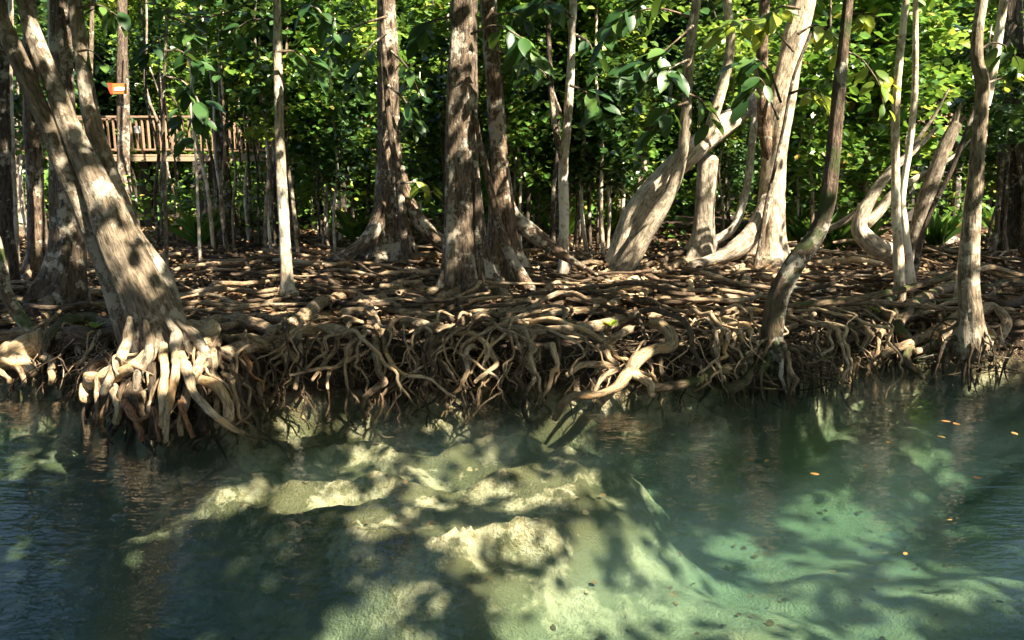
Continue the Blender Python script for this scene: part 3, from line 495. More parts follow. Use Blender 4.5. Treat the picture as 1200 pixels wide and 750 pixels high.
H = [
 # arching root and its tail in the middle
 ([(318, 392, 13), (340, 380, 14), (378, 356, 14), (408, 346, 14), (428, 355, 13), (440, 378, 12), (442, 410, 11), (444, 432, 10), (451, 448, 9), (437, 458, 8), (425, 476, 7), (428, 490, 5)], 'root', -.12),
 ([(441, 482, 5), (436, 496, 5), (440, 508, 4), (437, 520, 3)], 'rootpale', -.3), ([(440, 505, 3), (450, 512, 2.5), (462, 512, 2)], 'rootpale', -.3), ([(438, 500, 3), (428, 506, 2.5), (426, 514, 2)], 'rootpale', -.3),
 ([(262, 414, 15), (300, 406, 17), (322, 397, 16), (350, 389, 15), (384, 386, 13), (410, 392, 10)], 'root', -.05),
 ([(262, 384, 10), (300, 372, 10), (330, 377, 10), (347, 388, 9), (351, 406, 8), (352, 430, 6), (346, 456, 4)], 'root', -.08),
 ([(420, 360, 11), (446, 349, 13), (482, 344, 13), (516, 344, 13), (540, 352, 11)], 'root', 0),
 ([(430, 380, 10), (480, 378, 11), (524, 386, 11), (556, 381, 11), (600, 386, 10), (640, 389, 9), (690, 384, 8)], 'root', -.1),
 ([(448, 384, 6), (454, 416, 5), (472, 438, 5), (500, 442, 4), (524, 460, 3.5), (534, 466, 2)], 'rootpale', -.2),
 ([(577, 398, 7), (574, 412, 6), (583, 426, 6), (568, 438, 5), (556, 448, 4)], 'rootpale', -.2),
 ([(520, 392, 9), (506, 412, 8), (508, 434, 7), (498, 452, 5)], 'root', -.15), ([(508, 416, 5), (524, 430, 4), (536, 450, 3)], 'root', -.15),
 ([(490, 396, 5), (480, 410, 5), (490, 424, 5), (486, 440, 4)], 'root', -.12),
 ([(396, 392, 7), (392, 410, 6), (378, 428, 6), (366, 446, 4)], 'root', -.12), ([(408, 380, 7), (412, 406, 6), (400, 424, 5), (386, 436, 4), (384, 456, 3)], 'root', -.1), ([(430, 412, 5), (412, 420, 5), (394, 430, 4), (372, 432, 4), (340, 440, 3)], 'root', -.16),
 # river-side bent root right of the middle
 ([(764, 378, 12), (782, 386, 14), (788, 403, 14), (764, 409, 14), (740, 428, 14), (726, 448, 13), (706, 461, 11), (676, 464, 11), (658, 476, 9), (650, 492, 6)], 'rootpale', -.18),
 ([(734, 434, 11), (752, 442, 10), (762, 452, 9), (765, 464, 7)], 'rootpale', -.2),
 ([(740, 386, 9), (720, 396, 9), (708, 406, 9), (712, 418, 8), (724, 428, 6)], 'root', -.15),
 ([(664, 440, 6), (680, 428, 7), (704, 428, 7), (726, 434, 7)], 'root', -.12), ([(724, 432, 7), (706, 442, 6), (696, 460, 4)], 'root', -.14),
 ([(626, 392, 8), (614, 412, 8), (618, 428, 6), (630, 440, 5)], 'root', -.1), ([(772, 420, 7), (776, 436, 7), (786, 448, 5)], 'rootdark', -.05),
 ([(836, 412, 5), (842, 390, 6), (854, 381, 6), (866, 386, 6), (873, 406, 5), (876, 420, 4)], 'rootpale', -.12), ([(862, 383, 5), (860, 396, 5), (858, 408, 4)], 'rootpale', -.12),
 ([(748, 460, 7), (780, 454, 10), (812, 449, 12), (842, 434, 12), (880, 429, 11), (904, 424, 10)], 'rootmoss', -.05),
 ([(852, 458, 12), (874, 446, 14), (892, 430, 14), (900, 414, 12)], 'rootmoss', -.1), ([(800, 424, 8), (850, 424, 9), (890, 428, 8)], 'rootdark', 0),
 ([(692, 350, 8), (716, 346, 10), (744, 348, 10), (768, 341, 10), (780, 344, 6)], 'rootpale', -.02),
 ([(742, 300, 16), (718, 311, 14), (690, 318, 12), (660, 332, 11), (628, 348, 10), (600, 366, 9), (560, 378, 7)], 'root', 0),
 ([(740, 316, 12), (722, 330, 12), (728, 350, 10), (700, 362, 10), (660, 366, 9), (610, 372, 8)], 'root', 0), ([(742, 318, 11), (770, 330, 10), (790, 348, 9), (830, 352, 8), (880, 348, 8)], 'root', 0),
 ([(610, 390, 10), (660, 388, 12), (700, 384, 12), (744, 370, 12), (780, 366, 10)], 'root', -.05), ([(640, 352, 9), (600, 356, 9), (560, 364, 10), (520, 370, 9), (470, 368, 8)], 'root', .03),
 ([(540, 340, 14), (520, 352, 12), (490, 360, 10), (450, 362, 9), (400, 366, 8)], 'root', 0), ([(576, 338, 12), (596, 356, 13), (570, 372, 11), (540, 378, 9), (500, 392, 8)], 'root', -.02),
 ([(800, 308, 10), (770, 316, 10), (740, 330, 9), (700, 334, 8), (660, 344, 7)], 'rootpale', 0), ([(870, 308, 12), (850, 318, 11), (820, 324, 9), (790, 332, 8)], 'rootpale', 0),
 ([(886, 314, 14), (874, 330, 12), (880, 348, 11), (860, 362, 9), (830, 372, 8)], 'root', 0), ([(905, 314, 13), (924, 324, 11), (950, 326, 9), (990, 332, 7)], 'root', 0),
 # the clump hanging off the leaning tree
 ([(250, 384, 17), (244, 390, 19), (216, 394, 18), (188, 408, 18), (160, 429, 17), (132, 441, 15), (110, 446, 15), (103, 456, 15), (102, 470, 12)], 'rootpale', -.30, 'lean'),
 ([(196, 400, 16), (222, 386, 16), (246, 377, 15), (274, 376, 14), (304, 381, 13), (330, 392, 11)], 'root', -.1, 'lean'),
 ([(200, 398, 10), (194, 410, 11), (193, 440, 10), (190, 472, 9), (188, 500, 6)], 'rootpale', -.42, 'lean'), ([(206, 396, 10), (207, 425, 10), (201, 460, 9), (196, 490, 7), (195, 518, 5)], 'rootpale', -.45, 'lean'),
 ([(208, 400, 11), (217, 432, 11), (228, 461, 9), (252, 488, 8), (276, 503, 6), (298, 512, 4), (320, 514, 2.5)], 'rootpale', -.5, 'lean'),
 ([(218, 438, 11), (240, 446, 13), (258, 458, 12), (267, 474, 11), (268, 492, 9)], 'rootpale', -.35, 'lean'), ([(242, 400, 13), (234, 425, 12), (222, 455, 10), (214, 485, 8), (212, 510, 6)], 'root', -.36, 'lean'),
 ([(236, 396, 12), (250, 414, 11), (250, 440, 9), (256, 470, 8), (254, 500, 7)], 'root', -.25, 'lean'), ([(146, 470, 8), (154, 484, 9), (161, 497, 8), (166, 516, 7)], 'rootred', -.3, 'lean'), ([(160, 494, 5), (172, 488, 4), (182, 480, 4)], 'rootred', -.34, 'lean'),
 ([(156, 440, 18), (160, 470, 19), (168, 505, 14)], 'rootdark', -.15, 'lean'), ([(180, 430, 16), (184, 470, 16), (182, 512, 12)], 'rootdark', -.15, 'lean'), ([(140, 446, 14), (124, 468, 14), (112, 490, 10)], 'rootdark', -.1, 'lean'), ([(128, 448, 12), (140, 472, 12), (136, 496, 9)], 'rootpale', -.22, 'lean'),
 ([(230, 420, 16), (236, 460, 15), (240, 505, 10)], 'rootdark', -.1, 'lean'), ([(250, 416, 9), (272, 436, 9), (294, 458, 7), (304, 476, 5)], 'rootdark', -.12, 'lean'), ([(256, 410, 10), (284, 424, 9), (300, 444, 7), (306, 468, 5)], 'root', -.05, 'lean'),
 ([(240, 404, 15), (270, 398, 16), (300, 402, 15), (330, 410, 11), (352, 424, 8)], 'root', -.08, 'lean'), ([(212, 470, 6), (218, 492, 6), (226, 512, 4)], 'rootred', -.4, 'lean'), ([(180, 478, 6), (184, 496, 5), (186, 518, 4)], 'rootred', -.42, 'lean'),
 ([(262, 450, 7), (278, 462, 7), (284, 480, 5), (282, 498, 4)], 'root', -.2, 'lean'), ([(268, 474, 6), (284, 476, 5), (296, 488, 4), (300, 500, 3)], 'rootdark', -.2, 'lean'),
 # left edge: cut stump-like root, dark hollow log, arch
 ([(-24, 434, 24), (6, 418, 28), (28, 409, 30), (43, 404, 28)], 'rootpale', -.1, 'left_dark'), ([(20, 420, 18), (30, 428, 16), (40, 436, 10)], 'rootpale', -.14, 'left_dark'),
 ([(-20, 402, 13), (6, 394, 14), (26, 389, 14), (52, 391, 13), (74, 392, 10)], 'root', -.06, 'left_dark'), ([(-10, 416, 8), (16, 428, 8), (26, 438, 7), (29, 452, 5)], 'rootpale', -.2, 'left_dark'), ([(-12, 430, 7), (6, 440, 6), (14, 450, 4)], 'rootpale', -.2, 'left_dark'),
 ([(53, 420, 10), (56, 404, 11), (64, 388, 13), (82, 377, 15), (106, 373, 14), (128, 379, 12), (140, 386, 9)], 'rootmoss', -.1, 'left_dark'), ([(60, 402, 26), (90, 398, 34), (116, 396, 30), (142, 394, 22)], 'rootdark', .15, 'left_dark'),
 ([(52, 418, 9), (62, 422, 9), (60, 434, 8), (59, 450, 6)], 'rootpale', -.14, 'left_dark'), ([(118, 388, 5), (110, 402, 5), (100, 418, 4), (90, 430, 3)], 'root', -.15, 'left_dark'),
 # right bank
 ([(1134, 326, 11), (1118, 334, 12), (1090, 346, 12), (1066, 361, 11), (1053, 380, 11), (1064, 396, 10), (1066, 408, 9), (1062, 422, 9), (1072, 434, 7), (1082, 444, 4)], 'rootmoss', -.2, 'right'),
 ([(1056, 336, 10), (1046, 350, 10), (1032, 364, 11), (1043, 379, 10), (1024, 388, 9), (1014, 400, 8), (1010, 416, 6)], 'rootmoss', -.1, 'pair_a'), ([(1036, 368, 11), (1016, 384, 12), (998, 396, 10), (980, 402, 7)], 'rootdark', 0, 'pair_a'),
 ([(1130, 366, 13), (1108, 382, 13), (1078, 398, 12), (1050, 408, 10), (1034, 416, 7)], 'root', -.2, 'right'), ([(1130, 374, 13), (1112, 390, 12), (1092, 404, 10), (1072, 412, 7)], 'root', -.25, 'right'), ([(1128, 352, 11), (1108, 356, 11), (1088, 356, 11), (1076, 366, 10), (1062, 372, 9)], 'rootmoss', -.05, 'right'),
 ([(1146, 366, 11), (1162, 360, 12), (1174, 370, 12), (1177, 386, 12), (1166, 400, 10)], 'root', -.2, 'right'), ([(1144, 380, 10), (1158, 388, 9), (1164, 404, 8), (1160, 422, 6)], 'root', -.3, 'right'), ([(1134, 384, 9), (1128, 400, 8), (1130, 424, 6)], 'root', -.35, 'right'), ([(1140, 386, 9), (1146, 402, 8), (1142, 426, 6)], 'root', -.35, 'right'), ([(1126, 384, 8), (1112, 402, 7), (1110, 424, 5)], 'root', -.3, 'right'),
 ([(1160, 352, 8), (1180, 356, 9), (1206, 350, 9), (1240, 356, 8)], 'rootdark', 0, 'right'), ([(1172, 376, 7), (1190, 380, 7), (1215, 372, 6)], 'rootdark', -.1, 'right'),
]
for h in H: hroot(h[0], h[1], h[3] if len(h) > 3 else None, h[2])

def wander(p0, az, length, r0, stack, wig=.35, seed=0, hang=True, step=.11, arch=.10, keep=None):
    """a root creeping over the floor; drops over the edge of the bank when it gets there"""
    rr = np.random.default_rng(seed); P = []; x, y = p0; n = int(length / step); z = None; da = 0; ph = rr.uniform(0, 6.28); k = rr.uniform(1.2, 3.0); over = 0; az0 = az
    for i in range(n):
        t = i / n; g = float(hground(x, y)); e = y - (yb(x) + .22)
        if e < 0 and hang: over += 1
        if over:
            if z is None: break
            z = z - rr.uniform(.05, .10); az_o = -math.pi / 2 + rr.normal(0, .5); x += .035 * math.cos(az_o) + rr.normal(0, .02); y += .035 * math.sin(az_o)
            P.append((x, y, z))
            if z < -.30 or over > 14: break
            continue
        tz = max(g, .30) + r0 * .6 + stack * (1 - .75 * t) + arch * math.sin(ph + k * i * step) * (1 - t)
        z = tz if z is None else z + np.clip(tz - z, -.06, .06)
        P.append((x, y, z))
        da = .75 * da + rr.normal(0, wig) * .35; az += da
        if e < .6 and hang and math.sin(az) < 0 and rr.random() < .35: az += (.0 - az) * .3 if math.cos(az) > 0 else (math.pi - az) * .3
        if keep is not None: az += keep * (az0 - az)
        x += step * math.cos(az); y += step * math.sin(az)
    return np.array(P) if P else np.zeros((0, 3))
kk = 0
def add_wander(t, p0, az, length, r0, stack, material=None, sides=7, **kw):
    global kk; kk += 1
    P = wander(p0, az, length, r0, stack, seed=1000 + kk, **kw)
    if len(P) < 5: return None
    ctrl = P[::2] if len(P) > 8 else P
    tt = np.linspace(0, 1, len(ctrl)); rad = r0 * (1 - .88 * tt ** 1.5) * (1 + .12 * np.sin(tt * 17 + kk))
    return root(ctrl, rad, material, t, sides)
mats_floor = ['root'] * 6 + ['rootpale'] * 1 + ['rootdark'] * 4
# radial roots of each tree
for key, cnt, r0, ln in (('lean', 12, .055, 2.2), ('left_dark', 16, .06, 2.6), ('left_b', 8, .045, 2.0), ('slim', 10, .035, 2.0), ('mid', 20, .07, 4.0), ('centre', 24, .065, 3.6), ('centre_b', 12, .06, 3.4), ('fork', 9, .035, 2.2),
                         ('arch', 18, .06, 3.6), ('prop', 18, .06, 3.0), ('white', 22, .065, 3.6), ('front', 8, .03, 1.6), ('pair_a', 8, .03, 2.0), ('broken', 8, .045, 2.4), ('right', 10, .04, 2.2), ('right_b', 8, .035, 2.2), ('right_far', 14, .05, 3.0)):
    t = T[key]; b = t['base']; R0 = t['R'][1]
    for q in range(cnt):
        az = q / cnt * 6.283 + RNG.uniform(-.3, .3)
        add_wander(t, (b[0] + R0 * .8 * math.cos(az), b[1] + R0 * .8 * math.sin(az)), az, ln * RNG.uniform(.6, 1.3), r0 * RNG.uniform(.55, 1.2), RNG.uniform(.02, .2), M[random.choice(mats_floor)])
# the woven floor between them
FLOOR = []
for q in range(440):
    top = q >= 230
    u = RNG.uniform(-60, 1260); v = (292 if not top else 300) + (92 if not top else 80) * RNG.random() ** .85
    p = at_z(u, v, .5)
    if p[1] < yb(p[0]) + .55: continue
    az = (0 if RNG.random() < .5 else math.pi) + RNG.normal(0, .45); far = p[1] > 12.5
    if not top: add_wander(None, (p[0], p[1]), az, RNG.uniform(1.2, 3.2), RNG.uniform(.012, .04), RNG.uniform(0, .14), M[random.choice(['root', 'rootdark', 'rootdark'])], 6, wig=RNG.uniform(.25, .6), arch=RNG.uniform(.03, .1))
    else: add_wander(None, (p[0], p[1]), az, RNG.uniform(2.2, 5.5), RNG.uniform(.014, .042), RNG.uniform(.16, .42), M[random.choice(['root', 'root', 'rootdark', 'rootdark'])], 8, wig=RNG.uniform(.45, .95), arch=RNG.uniform(.01, .06), keep=.12)
def sparse(u): return float(N1(V3(u / 38., 3.1, 0))) + .35 * RNG.normal() < -.15      # bare gaps in the fringe
# roots hanging from the edge into the river
for q in range(190):
    u = RNG.uniform(255, 1000) if q < 130 else RNG.choice([RNG.uniform(-40, 130), RNG.uniform(1000, 1240)])
    if sparse(u): continue
    x = at_z(u, 440, .3)[0]; ye = float(yb(x))
    z = RNG.uniform(.30, .62); y = ye + RNG.uniform(.30, .75); P = [(x, y + .12, z - .02)]
    sx_ = RNG.normal(0, .5); dz = RNG.uniform(.06, .11); st = RNG.integers(7, 13)
    for i in range(st):
        x += .06 * sx_ + RNG.normal(0, .032); sx_ = sx_ * .85 + RNG.normal(0, .3); y -= RNG.uniform(.0, .085) if y > ye + .0 else 0; z += (.03 if i == 0 else -dz * RNG.uniform(.4, 1.3)); P.append((x, y, z))
        if z < -.22: break
    r0 = RNG.uniform(.007, .018) if RNG.random() < .65 else RNG.uniform(.018, .045)
    rad = r0 * np.linspace(1, .45, len(P))
    mm = M[random.choice(['root'] * 4 + ['rootdark'] * 6 + ['rootpale'])] if x < 3.2 else M[random.choice(['root', 'rootdark', 'rootmoss'])]
    o = root(P, rad, mm, None, 6, 18)
    if RNG.random() < .5:                       # a fork
        i0 = len(P) // 2; Q = [P[i0]]; xx, yy, zz = P[i0]; s2 = RNG.normal(0, .8)
        for i in range(6):
            xx += .05 * s2 + RNG.normal(0, .02); yy -= RNG.uniform(0, .04); zz -= RNG.uniform(.03, .07); Q.append((xx, yy, zz))
        root(Q, r0 * np.linspace(.7, .25, len(Q)), mm, nearest_tree(P[0]), 6, 12)
# long roots that run to the edge, arch over it and pour down to the water
for q in range(120):
    u = RNG.uniform(270, 1010)
    if sparse(u): continue
    x = at_z(u, 400, .4)[0]; ye = float(yb(x)); y = ye + RNG.uniform(.8, 1.7); z = RNG.uniform(.5, .66); P = [(x, y, z)]; dr = RNG.normal(0, 1.0)
    st = RNG.integers(4, 8); ytop = ye + RNG.uniform(.15, .5)
    for i in range(st):
        f = (i + 1) / st; x += dr * .10 + RNG.normal(0, .05); P.append((x, y + (ytop - y) * f, z + .09 * math.sin(f * 3.1) + RNG.normal(0, .03)))
    zz = P[-1][2]; yy = P[-1][1]; dr *= .4
    while zz > -.2 and len(P) < 22:
        dz = RNG.uniform(.03, .13); zz -= dz; yy = max(yy - RNG.uniform(0, .05), ye - .12); x += dr * .07 + RNG.normal(0, .04); dr = .8 * dr + RNG.normal(0, .35); P.append((x, yy, zz))
        if RNG.random() < .06: break
    r0 = RNG.uniform(.012, .036); root(P, r0 * np.linspace(1.1, .4, len(P)), M[random.choice(['root', 'root', 'rootdark', 'rootpale'])], None, 8, 44)
    if RNG.random() < .7:
        i0 = len(P) * 2 // 3; Q = [np.array(P[i0])]; s2 = RNG.normal(0, 1.0)
        for i in range(6): Q.append(Q[-1] + [.05 * s2 + RNG.normal(0, .02), -RNG.uniform(0, .03), -RNG.uniform(.02, .08)])
        root(Q, r0 * np.linspace(.6, .2, 7), M['root'], nearest_tree(P[0]), 6, 14)
# ribs that carry the leaning trunk over into its roots
for pth in ([(152, 372, 6), (150, 394, 11), (144, 415, 12), (130, 440, 10), (120, 462, 8)], [(170, 376, 6), (176, 398, 12), (172, 422, 13), (160, 446, 10), (164, 480, 7)], [(196, 372, 6), (208, 392, 12), (206, 412, 13), (220, 434, 10), (216, 470, 7)], [(208, 376, 6), (224, 390, 12), (240, 408, 12), (246, 430, 9), (262, 452, 6)]):
    P = [at_y(u, v, 8.0 - .30 - max(0, v - 385) * .0045) for u, v, w in pth]
    root(P, [px2m(w, q) / 2 for (u, v, w), q in zip(pth, P)], M['grey'], T['lean'], 14, 40, .1)
# stilt roots round the two river-edge trees: arching, knotted, forking
for key, cnt, rad_ in (('front', 34, .62), ('right', 16, .5)):
    t = T[key]; b = t['base']
    for q in range(cnt):
        a = RNG.uniform(math.pi * .85, math.pi * 2.15); c = V3(math.cos(a), math.sin(a) * .6, 0); ro = rad_ * RNG.uniform(.3, 1.35); z0_ = b[2] + RNG.uniform(-.12, .16)
        P = [V3(b[0], b[1], z0_) + c * .04]; sw = RNG.normal(0, .5); st = RNG.integers(5, 8)
        for i in range(1, st + 1):
            f = i / st; side = V3(-c[1], c[0] * .5, 0)
            P.append(V3(b[0], b[1], z0_ + .10 * math.sin(f * 2.2) * RNG.uniform(.2, 1.4) - (z0_ + .22) * f ** RNG.uniform(1.4, 2.6)) + c * ro * math.sin(min(f * 1.9, 1.57)) * RNG.uniform(.85, 1.15) + side * sw * f * .35 + RNG.normal(0, .022, 3))
        r0 = RNG.uniform(.010, .030); mm = M[random.choice(['root', 'rootmoss', 'rootdark', 'mottle', 'rootdark'])]
        root(P, r0 * np.linspace(1.2, .55, len(P)), mm, t, 8, 24)
        if RNG.random() < .5:
            p0 = np.array(P[len(P) // 2]); Q = [p0 + V3(RNG.normal(0, .05) * i, -RNG.uniform(0, .03) * i, -.06 * i * RNG.uniform(.5, 1.3)) + RNG.normal(0, .015, 3) for i in range(6)]
            root(Q, r0 * np.linspace(.7, .3, 6), mm, t, 6, 12)
# tangle in the clump under the leaning tree
for q in range(64):
    u = RNG.uniform(104, 292); v = RNG.uniform(404, 470) if u < 250 else RNG.uniform(404, 440); p = auto(u, v, RNG.uniform(-.28, .12)); P = [p]; dr = RNG.normal(0, .6)
    for i in range(RNG.integers(5, 9)):
        p = p + V3(.05 * dr + RNG.normal(0, .03), RNG.uniform(-.045, .012), -RNG.uniform(.03, .12)); dr = dr * .8 + RNG.normal(0, .4); P.append(p)
        if p[2] < -.2: break
    r0 = RNG.uniform(.009, .034); root(P, r0 * np.linspace(1, .4, len(P)), M[random.choice(['root', 'rootdark', 'rootdark', 'rootpale', 'rootred'])], T['lean'], 7, 18)
# hair-fine rootlets, past counting
for key, cnt, ur, vr in (('centre', 260, (300, 620), (372, 440)), ('arch', 220, (600, 900), (372, 440)), ('lean', 160, (90, 300), (410, 490)), ('right', 220, (1000, 1230), (350, 420)), ('front', 220, (840, 1010), (380, 440)), ('left_dark', 140, (-40, 140), (390, 440))):
    t = T[key]; VV, QQ, TT, nb0 = [], [], [], 0
    for q in range(cnt):
        p = auto(RNG.uniform(*ur), RNG.uniform(*vr), RNG.uniform(-.15, .3)); P = [p]; dr = RNG.normal(0, .8)
        for i in range(5):
            p = p + V3(.045 * dr + RNG.normal(0, .025), RNG.uniform(-.03, .02), -RNG.uniform(.0, .075)); dr += RNG.normal(0, .5); P.append(p)
        r0 = RNG.uniform(.003, .008); v, f, tc = tube(catmull(P, 9), r0 * np.linspace(1, .4, 9), 4, 0, q)
        VV.append(v - t['base']); QQ.append(f + nb0); TT.append(tc); nb0 += len(v)
    o = link('rootlets', mesh_from('rootlets', np.vstack(VV), np.vstack(QQ), M['root'], True, np.vstack(TT)), t['obj']); o['kind'] = 'stuff'

# ------------------------------------------------------------------ fallen wood
def log(name, label, path, material, sides=10, z=.5):
    P = [at_z(p[0], p[1], z) if len(p) < 4 else at_y(p[0], p[1], p[3]) for p in path]; R = [px2m(p[2], q) / 2 for p, q in zip(path, P)]
    v, q, tc = tube(catmull(P, 20), catmull(np.stack([R] * 3, -1), 20)[:, 0], sides, .10, 5)
    o = link(name, mesh_from(name, v - P[0], q, M[material], True, tc), None, tuple(P[0])); tag(o, label, 'log')
log('fallen_log', 'brown log lying level behind the lichen-blotched river-edge trunk', [(926, 325, 14), (980, 327, 15), (1050, 331, 14)], 'brown')
log('fallen_pole', 'long mossy pole slanting up across the right bank roots', [(915, 359, 6, 9.6), (980, 354, 8, 9.7), (1032, 345, 8, 9.8), (1080, 333, 8, 10.0), (1124, 320, 7, 10.2)], 'rootmoss')
log('fallen_log', 'mossy yellowish rotten log at the right edge of the picture', [(1150, 341, 14), (1180, 336, 20), (1215, 330, 22)], 'rootmoss')
log('fallen_log', 'grey bleached trunk lying slantwise behind the river-edge trunk', [(940, 282, 7, 13.6), (985, 262, 8, 13.5), (1012, 240, 8, 13.4), (1040, 205, 8, 13.3), (1064, 178, 6, 13.2), (1092, 140, 4, 13.1), (1112, 104, 2, 13.0)], 'white')
log('fallen_log', 'dark log lying on the litter in front of the dark right-edge tree', [(1090, 284, 10), (1140, 282, 12), (1200, 284, 11)], 'dark')
log('fallen_log', 'thin pale log on the floor beside the broad white trunk', [(930, 338, 7), (965, 342, 8), (1010, 336, 6)], 'pale')

# ------------------------------------------------------------------ boardwalk and sign
def boxmesh(name, sx, sy, sz, material, bev=0.0):
    x, y, z = sx / 2, sy / 2, sz / 2; b = bev or min(sx, sy, sz) * .12
    v = []
    for zz, k in ((-z, b), (-z + b, 0), (z - b, 0), (z, b)):
        v += [(-x + k, -y + k, zz), (x - k, -y + k, zz), (x - k, y - k, zz), (-x + k, y - k, zz)]
    q = [(3, 2, 1, 0), (12, 13, 14, 15)]
    for r in range(3):
        for j in range(4): q.append((r * 4 + j, r * 4 + (j + 1) % 4, r * 4 + 4 + (j + 1) % 4, r * 4 + 4 + j))
    return mesh_from(name, v, q, material, False)
def boardwalk(label, u0, u1, yd, v_deck, rail=True, step=.17):
    a = at_y(u0, v_deck, yd); c = at_y(u1, v_deck, yd); L = c[0] - a[0]; z = a[2]; gz = float(hground(a[0], yd))
    e = thing('boardwalk', label, 'boardwalk', (a[0], yd, gz)); dz = z - gz
    pm = boxmesh('plank', .145, 1.5, .04, M['woodpale']); bm_ = boxmesh('baluster', .045, .045, .86, M['wood']); po = boxmesh('railing_post', .09, .09, 1.08, M['wood'])
    for q in range(int(L / .155)): link('plank', pm, e, (q * .155, .75, dz))
    link('beam', boxmesh('beam', L, .10, .16, M['woodpale']), e, (L / 2, .06, dz - .102)); link('beam', boxmesh('beam', L, .10, .16, M['wooddark']), e, (L / 2, 1.4, dz - .102))
    for side in (0, 1.42):
        link('handrail', boxmesh('handrail', L, .13, .06, M['wood']), e, (L / 2, .04 + side, dz + 1.10)); link('rail', boxmesh('rail', L, .05, .05, M['wood']), e, (L / 2, .04 + side, dz + .16))
        q = 0
        while q * step < L:
            if q % 9 == 0: link('railing_post', po, e, (q * step, .04 + side + .002, dz + .55))
            elif side == 0 or q % 2 == 0: link('baluster', bm_, e, (q * step, .04 + side, dz + .62))
            q += 1
    sup = boxmesh('support_post', .26, .26, dz + .2, M['wooddark'])
    for q in np.arange(.5, L, 2.1):
        for s in (.15, 1.3): link('support_post', sup, e, (q, s, (dz - .2) / 2 - .09))
    return e
boardwalk('raised wooden boardwalk with slatted railing deep in the forest at left', -40, 462, 24.0, 182)
boardwalk('short far piece of brown boardwalk railing seen through leaves at right', 1060, 1190, 27.0, 148)
sg = at_y(138, 104, 22.6)
e = thing('arrow_sign', 'orange and red arrow sign with white band on a forest trunk', 'sign', sg)
def prism(name, pts, th, material, parent, loc=(0, 0, 0)):
    n_ = len(pts); v = [(x, -th / 2, z) for x, z in pts] + [(x, th / 2, z) for x, z in pts]
    me = bpy.data.meshes.new(name); me.from_pydata(v, [], [tuple(range(n_)), tuple(range(2 * n_ - 1, n_ - 1, -1))] + [(i, i + n_, (i + 1) % n_ + n_, (i + 1) % n_) for i in range(n_)]); me.materials.append(material)
    return link(name, me, parent, loc)
prism('arrow_board', [(-.26, .0), (-.16, -.14), (.26, -.14), (.26, .14), (-.26, .14), (-.20, .05)], .03, M['orange'], e)
prism('arrow_head', [(-.285, .12), (-.19, -.145), (-.12, -.145), (-.14, .0), (-.12, .145), (-.285, .145)], .02, M['redpaint'], e, (0, -.028, 0))
prism('white_band', [(-.09, -.06), (.20, -.045), (.22, .03), (.06, .05), (-.08, .02)], .01, M['whitepaint'], e, (0, -.022, 0))
tp_ = make_tree('forest_tree', 'brown trunk that carries the orange arrow sign', 'tree', [(146, 262, 18), (146, 230, 15), (145, 180, 14), (144, 100, 13), (143, 0, 11)], 22.9, M['brown'], 10, 16, lobed(5, .5, .5))
T['signtree'] = tp_
nb_ = link('notice_board', boxmesh('notice_board', .17, .02, .20, M['whitepaint']), None, tuple(at_y(161, 152, 23.93))); tag(nb_, 'small white notice fixed to the boardwalk railing', 'notice')

# ------------------------------------------------------------------ unseen crowns of these trees, holes cut to let sun onto chosen spots
LIT = [(150, 250, 8, .34), (165, 300, 8, .36), (135, 225, 8, .28), (200, 425, 7.6, .34), (225, 455, 7.5, .30), (190, 480, 7.4, .28), (130, 442, 7.6, .30), (245, 395, 7.8, .3), (20, 412, 8.6, .32), (60, 392, 8.9, .15), (40, 270, 13, .3), (60, 250, 12, .25),
       (265, 345, 0, .30), (300, 350, 0, .25), (350, 335, 0, .3), (420, 330, 0, .3), (230, 360, 0, .3), (330, 280, 0, .5), (400, 275, 0, .5), (333, 290, 11.4, .3), (330, 200, 11.4, .25), (326, 90, 11.4, .3),
       (546, 60, 12.2, .35), (546, 130, 12.2, .28), (545, 10, 12.2, .35), (590, 230, 13, .25), (530, 300, 12, .15), (458, 30, 15.6, .35), (450, 270, 15.4, .25), (262, 220, 20.5, .6), (262, 265, 20.5, .6),
       (745, 270, 14.3, .5), (775, 222, 14.3, .45), (815, 178, 14.3, .45), (855, 140, 14.3, .4), (760, 255, 13.7, .4), (825, 240, 14.9, .45), (825, 290, 14.9, .4), (905, 120, 14.6, .55), (905, 180, 14.6, .6), (900, 240, 14.6, .6), (892, 295, 14.6, .5), (860, 295, 14.5, .45), (925, 60, 14.6, .5),
       (700, 315, 0, .4), (760, 318, 0, .4), (820, 315, 0, .45), (880, 320, 0, .4), (740, 345, 0, .35), (660, 335, 0, .3), (660, 250, 13.6, .3), (664, 150, 13.6, .3), (880, 200, 18, .5), (650, 355, 0, .25), (600, 340, 0, .25), (800, 345, 0, .25),
       (1052, 200, 11.6, .3), (1052, 290, 11.6, .3), (1052, 100, 11.6, .3), (1070, 100, 12.2, .3), (1100, 190, 12.8, .35), (1080, 250, 12.8, .3), (1012, 265, 12.9, .35), (1030, 290, 12.9, .3), (1130, 290, 11.4, .3), (1165, 80, 11.4, .4), (1146, 40, 9.4, .3), (1060, 310, 0, .5), (960, 300, 0, .5), (985, 330, 0, .3), (1090, 360, 0, .2),
       (700, 462, 8.2, .26), (752, 412, 8.4, .22), (440, 352, 0, .2), (440, 480, 8.2, .2), (945, 60, 11, .6), (980, 80, 11, .5), (855, 384, 9, .15)]
